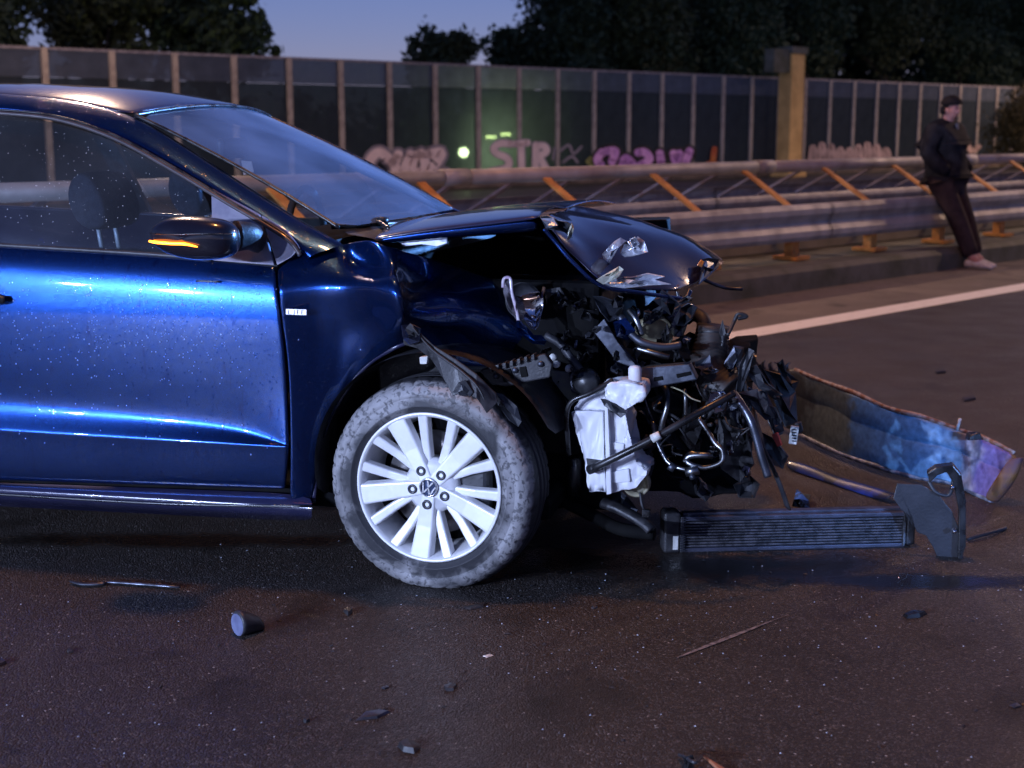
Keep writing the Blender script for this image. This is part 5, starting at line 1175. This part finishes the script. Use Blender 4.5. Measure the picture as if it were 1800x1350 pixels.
# scratch in the asphalt and puddles
SCR = M('scraped_asphalt', (.24, .21, .21), .8, 0, col2=(.08, .07, .07), scale=60, lo=.4, hi=.62)
a_, b_ = G(1190, 1156, .003), G(1386, 1080, .003); d_ = (b_ - a_); n_ = Vector((-d_.y, d_.x, 0)).normalized()
vs_ = [];
for k in range(13):
    f = k / 12; w_ = .007 * math.sin(math.pi * min(1, f * 1.1 + .05)) + .0012; vs_ += [a_ + d_ * f + n_ * w_, a_ + d_ * f - n_ * w_ * .8]
so_ = mesh('scratch_mark', vs_, [(2 * k, 2 * k + 1, 2 * k + 3, 2 * k + 2) for k in range(12)], SCR); tag(so_, kind='structure')
PUD = M('dark_water_film', (.010, .010, .012), .04, 0, spec=.6, bump=.02, bscale=12, col2=(.016, .015, .016), scale=3)
def puddle(px, seed):
    rnd = random.Random(seed); pts = []
    for i in range(len(px)):
        a, b = Vector(px[i]), Vector(px[(i + 1) % len(px)])
        for f in (0, .2, .4, .6, .8):
            q = a.lerp(b, f); pts.append(G(q.x + rnd.uniform(-5, 5), q.y + rnd.uniform(-2, 2), .004))
    o = poly('puddle', pts, .0035, PUD, None, Vector((0, 0, -1))); tag(o, kind='structure'); return o


# ------------------------------------------------------------------ person leaning on the guardrail
pr = empty('person', G(1700, 470), -RA); pr.scale = (1.03, 1.03, 1.03); tag(pr, 'person in black jacket and cap leaning back against the guardrail, hands in pockets', 'person')
SKIN = M('skin', (.52, .27, .25), .6, 0, col2=(.44, .22, .2), scale=20)
JACK = M('black_jacket', (.010, .010, .014), .8, 0, spec=.1, col2=(.02, .02, .026), scale=14, bump=.4, bscale=18)
TROU = M('dark_brown_trousers', (.030, .020, .022), .85, 0, spec=.1, col2=(.045, .030, .032), scale=10, bump=.5, bscale=16)
CAPM = M('black_cap', (.012, .010, .012), .8, 0, spec=.1, col2=(.02, .018, .02), scale=20)
SHOE = M('pale_worn_shoes', (.80, .79, .77), .6, 0, col2=(.6, .55, .48), scale=20)
SHIRT = M('grey_blue_shirt', (.12, .13, .17), .8, 0, col2=(.08, .09, .12), scale=30)
def skin(name, verts, edges, root, mat, parent, sub=2):
    me = bpy.data.meshes.new(name); me.from_pydata([v[0] for v in verts], edges, []); me.materials.append(mat)
    o = bpy.data.objects.new(name, me); link(o, parent)
    m = o.modifiers.new('skin', 'SKIN'); m.use_smooth_shade = True
    lay = me.skin_vertices[0].data
    for i, v in enumerate(verts): lay[i].radius = v[1] if isinstance(v[1], tuple) else (v[1], v[1]); lay[i].use_root = (i == root)
    addmod(o, 'sub', sub); return o
B = [((-.26, 0, .80), (.10, .12)), ((-.28, 0, 1.0), (.09, .12)), ((-.29, 0, 1.17), (.09, .14)), ((-.275, 0, 1.28), .05), ((-.255, -.005, 1.34), .05), ((-.225, -.01, 1.40), (.080, .070)), ((-.235, -.01, 1.47), (.088, .076)),
     ((-.29, .17, 1.24), .05), ((-.31, .235, 1.03), .042), ((-.19, .20, .90), .034), ((-.18, .15, .86), .03), ((-.29, -.17, 1.24), .05), ((-.31, -.235, 1.03), .042), ((-.19, -.20, .90), .034), ((-.18, -.15, .86), .03),
     ((-.24, .09, .76), .085), ((-.10, .10, .44), .055), ((.02, .10, .10), .042), ((.10, .10, .05), .035), ((-.24, -.09, .76), .085), ((-.07, -.09, .43), .055), ((.09, -.09, .10), .042), ((.17, -.09, .05), .035),
     ((-.14, -.035, 1.405), .012)]
E_ = [(0, 1), (1, 2), (2, 3), (3, 4), (4, 5), (5, 6), (2, 7), (7, 8), (8, 9), (9, 10), (2, 11), (11, 12), (12, 13), (13, 14), (0, 15), (15, 16), (16, 17), (17, 18), (0, 19), (19, 20), (20, 21), (21, 22), (5, 23)]
body = skin('body', B, E_, 0, SKIN, pr)
J = [((-.25, 0, .80), (.165, .205)), ((-.28, 0, .95), (.155, .20)), ((-.30, 0, 1.10), (.155, .215)), ((-.295, 0, 1.23), (.125, .185)), ((-.265, 0, 1.345), (.07, .078)),
     ((-.295, .175, 1.24), .09), ((-.33, .245, 1.04), .085), ((-.20, .225, .90), .075), ((-.13, .175, .87), .065), ((-.295, -.175, 1.24), .09), ((-.33, -.245, 1.04), .085), ((-.20, -.225, .90), .075), ((-.13, -.175, .87), .065)]
skin('jacket', J, [(0, 1), (1, 2), (2, 3), (3, 4), (3, 5), (5, 6), (6, 7), (7, 8), (3, 9), (9, 10), (10, 11), (11, 12)], 1, JACK, pr)
T = [((-.25, 0, .80), (.12, .15)), ((-.235, .09, .72), .118), ((-.17, .095, .58), .104), ((-.095, .10, .43), .092), ((-.04, .10, .27), .086), ((.02, .10, .10), .08), ((-.235, -.09, .72), .118), ((-.155, -.09, .58), .104), ((-.065, -.09, .43), .092), ((.01, -.09, .27), .086), ((.085, -.09, .10), .08)]
skin('trousers', T, [(0, 1), (1, 2), (2, 3), (3, 4), (4, 5), (0, 6), (6, 7), (7, 8), (8, 9), (9, 10)], 0, TROU, pr)
for x, y in ((.03, .10), (.095, -.09)):
    rws = []
    for a, w2, h2, z0 in ((-.075, .001, .03, .03), (-.07, .034, .07, .0), (-.03, .04, .095, 0), (.04, .042, .085, 0), (.11, .047, .06, 0), (.165, .043, .045, 0), (.195, .02, .03, 0), (.2, .001, .02, .01)):
        rws.append([Vector((x + a, y + w2 * math.cos(q), z0 + .012 + h2 * (.5 + .5 * math.sin(q)) - .008)) for q in [2 * math.pi * k / 12 for k in range(12)]])
    grid('shoe', rws, SHOE, pr, 2, closed=True)
cr_ = []
for i in range(6):
    a = i / 5 * math.pi / 2; cr_.append([Vector((-.238 + .106 * math.cos(a) * math.cos(q), -.01 + .092 * math.cos(a) * math.sin(q), 1.465 + .09 * math.sin(a))) for q in [2 * math.pi * k / 16 for k in range(16)]])
cap = grid('cap', cr_[::-1], CAPM, pr, 1, .006, closed=True)
for s in (-1, 1):
    o = lathe('ear', [(0, -.008), (.018, -.006), (.024, .0), (.018, .006), (0, .008)], SKIN, pr, 12); o.location = (-.235, -.01 + s * .08, 1.41); o.scale = (.7, 1, 1.2)
    o = lathe('eye', [(0, -.006), (.007, -.004), (.009, 0), (0, .006)], GLOSSB, pr, 10, 'z'); o.location = (-.158, -.02 + s * .028 - .01, 1.43)
o = box('mouth', (-.153, -.045, 1.365), (-.147, .005, 1.371), M('lips', (.35, .14, .12), .5, col2=(.3, .12, .1), scale=30), pr, .002)
o = box('hair', (-.32, -.078, 1.38), (-.24, .058, 1.46), CAPM, pr, .02)
poly('shirt_strip', [Vector((-.165, -.02, 1.30)), Vector((-.165, .01, 1.30)), Vector((-.145, .005, 1.05)), Vector((-.145, -.012, 1.05))], .02, SHIRT, pr, Vector((-1, 0, 0)))

# ------------------------------------------------------------------ lamps that light the place (outside the frame)
POLEM = M('grey_lamp_pole', (.2, .2, .2), .5, .6, col2=(.15, .15, .15), scale=8)
SODM = M('lit_sodium_glass', (1., .6, .3), .4, emit=(1., .5, .18), es=14.)
def street_lamp(Dp, Dh, t, label, power, col=SODIUM):
    base = RW(Dp, t, 0); r = empty('street_lamp', base); tag(r, label, 'street lamp', 'sodium street lamps along the road')
    hd = RW(Dh, t, 9.) - base
    tube('pole', [(0, 0, 0), (0, 0, 4), (0, 0, 8.6)], [.11, .09, .07], POLEM, r, k=2)
    tube('arm', [Vector((0, 0, 8.6)), hd * .3 + Vector((0, 0, 6.5)), hd + Vector((0, 0, .1))], .045, POLEM, r)
    q = hd; box('lamp_head', (q.x - .3, q.y - .15, q.z + .02), (q.x + .3, q.y + .15, q.z + .16), POLEM, r, .04)
    box('lamp_glass', (q.x - .2, q.y - .11, q.z - .02), (q.x + .2, q.y + .11, q.z + .019), SODM, r, .01)
    l = bpy.data.lights.new('sodium_light', 'SPOT'); l.energy = power; l.color = col; l.spot_size = R(165); l.spot_blend = .6; l.shadow_soft_size = .3
    lo = bpy.data.objects.new('sodium_light', l); link(lo, r); lo.location = q - Vector((0, 0, .08))
street_lamp(-2.5, 3.6, 3.6, 'sodium street lamp arching over the crashed car', LAMP_POWER)
street_lamp(-2.5, 4.2, 25., 'sodium street lamp beyond the right edge of the photo', LAMP_POWER * 3.2, PALE_LAMP)
street_lamp(-2.5, 4.2, 36., 'sodium street lamp far down the road on the right', LAMP_POWER * 2.6, PALE_LAMP)
street_lamp(21.8, 15.5, 8.6, 'added street lamp lighting the barrier, over the far carriageway beyond the left edge', LAMP_POWER * 2.8, PALE_LAMP)  # added lamp, there to brighten the barrier and its graffiti
street_lamp(21.8, 15.5, 50., 'added street lamp lighting column and barrier, over the far carriageway beyond the right edge', LAMP_POWER * 6., PALE_LAMP)  # added lamp, there to brighten the column and the barrier
mast = empty('light_mast', (-6.4, -2.6, 0)); tag(mast, 'tripod floodlight of the rescue crew behind the camera', 'work light')
for a in (0, 2.1, 4.2): tube('leg', [(math.cos(a) * .5, math.sin(a) * .5, 0), (0, 0, .9)], .018, BLACK, mast, k=1)
tube('pole', [(0, 0, .8), (0, 0, 1.75)], .02, POLEM, mast, k=1); tube('crossbar', [Vector((.75 * 1.1, -.66 * 1.1, 1.75)), Vector((-.75 * .9, .66 * .9, 1.75))], .025, POLEM, mast, k=1)
BEM = M('lit_white_blue_glass', (.8, .85, 1.), .3, emit=BEACON, es=30.)
tgt = Vector((W0.x, W0.y, .6)); src = Vector((-6.4, -2.6, 1.85)); dv_ = (tgt - src).normalized()
for k, off in enumerate((.9, 0, -1.15)):
    side = Vector((-dv_.y, dv_.x, 0)) * off
    c = src + side - Vector(mast.location)
    o = lathe('lamp_head', [(.0, .1), (.07, .1), (.09, .0), (.095, -.02), (.085, -.02), (.08, .0), (.0, .01)], BLACK, mast, 24); o.location = c; o.rotation_euler = Vector((0, -1, 0)).rotation_difference(dv_).to_euler()
    l = bpy.data.lights.new('flood_light', 'SPOT'); l.energy = BEACON_POWER * (.16, .80, .50)[k]; l.color = BEACON; l.spot_size = R(75); l.spot_blend = .5; l.shadow_soft_size = .05
    lo = bpy.data.objects.new('flood_light', l); link(lo, mast); lo.location = c + dv_ * .06; lo.rotation_euler = dv_.to_track_quat('-Z', 'Y').to_euler()

bc = empty('blue_spot_stand', (5.4, 8.0, 0)); tag(bc, 'added blue spot lamp on a stand, aimed at the windshield, beyond the right edge', 'beacon')
lathe('foot', [(.0, .0), (.25, .0), (.24, .03), (.03, .05), (.0, .05)], BLACK, bc, 24, 'z'); tube('pole', [(0, 0, .04), (0, 0, 2.0)], .02, POLEM, bc, k=1)
lathe('dome', [(.0, 2.2), (.05, 2.19), (.08, 2.14), (.09, 2.0), (.0, 2.0)], M('lit_blue_dome', (.1, .2, .9), .2, emit=(.05, .2, 1.), es=20.), bc, 24, 'z')
l = bpy.data.lights.new('added_blue_spot', 'SPOT'); l.energy = 9000; l.color = (.14, .38, 1.); l.shadow_soft_size = .08; l.spot_size = R(19); l.spot_blend = .7  # added narrow spot, there to tint the windshield blue
lo = bpy.data.objects.new('added_blue_spot', l); link(lo, bc); lo.location = (0, 0, 2.3)
tw = W0 + UX * -.75 + VX * .9 + Vector((0, 0, 1.2)); lo.rotation_euler = (tw - Vector((5.4, 8.0, 2.3))).to_track_quat('-Z', 'Y').to_euler()

bc2 = empty('blue_spot_stand', (3.4, -1.4, 0)); tag(bc2, 'added blue spot lamp on a stand behind the camera, aimed at the bumper beam', 'beacon')
lathe('foot', [(.0, .0), (.25, .0), (.24, .03), (.03, .05), (.0, .05)], BLACK, bc2, 24, 'z'); tube('pole', [(0, 0, .04), (0, 0, 1.3)], .02, POLEM, bc2, k=1)
lathe('dome', [(.0, 1.5), (.05, 1.49), (.08, 1.44), (.09, 1.3), (.0, 1.3)], bpy.data.materials['lit_blue_dome'], bc2, 24, 'z')
l = bpy.data.lights.new('added_blue_spot', 'SPOT'); l.energy = 1300; l.color = (.22, .42, 1.); l.shadow_soft_size = .08; l.spot_size = R(17); l.spot_blend = .8  # added narrow spot, puts blue light on the bumper beam
lo = bpy.data.objects.new('added_blue_spot', l); link(lo, bc2); lo.location = (0, 0, 1.6); lo.rotation_euler = (G(1650, 850, .1) - Vector((3.4, -1.4, 1.6))).to_track_quat('-Z', 'Y').to_euler()
# crumbs of safety glass and splinters around the wreck
rnd = random.Random(77)
for nm, mt_, cnt, sz in (('glass_crumbs', M('safety_glass_crumbs', (.45, .48, .55), .15, 0, coat=1., col2=(.3, .33, .4), scale=90), 240, (.0013, .0034)), ('plastic_splinters', BLACK, 170, (.003, .011))):
    vs_, fs_ = [], []
    for k in range(cnt):
        c = G(rnd.gauss(1150, 380), min(1345, max(905, rnd.gauss(1080, 90)))) if k % 3 else G(rnd.uniform(0, 1800), rnd.uniform(1040, 1345))
        a = rnd.uniform(0, 6.28); r = rnd.uniform(*sz); h = r * rnd.uniform(.5, 1.1) if nm == 'glass_crumbs' else r * .35; q = len(vs_); el = 1. if nm == 'glass_crumbs' else rnd.uniform(.25, .7)
        for i in range(4): vs_.append(c + Vector((r * math.cos(a + i * 1.57) * (1 if i % 2 else el), r * math.sin(a + i * 1.57) * (1 if i % 2 else el), .0015)))
        vs_.append(c + Vector((r * .2, 0, .0015 + h)))
        fs_ += [(q + i, q + (i + 1) % 4, q + 4) for i in range(4)]
    tag(mesh(nm, vs_, fs_, mt_), {'glass_crumbs': 'tiny crumbs of broken glass strewn over the road', 'plastic_splinters': 'tiny black plastic splinters strewn over the road'}[nm], 'debris', kind='stuff')
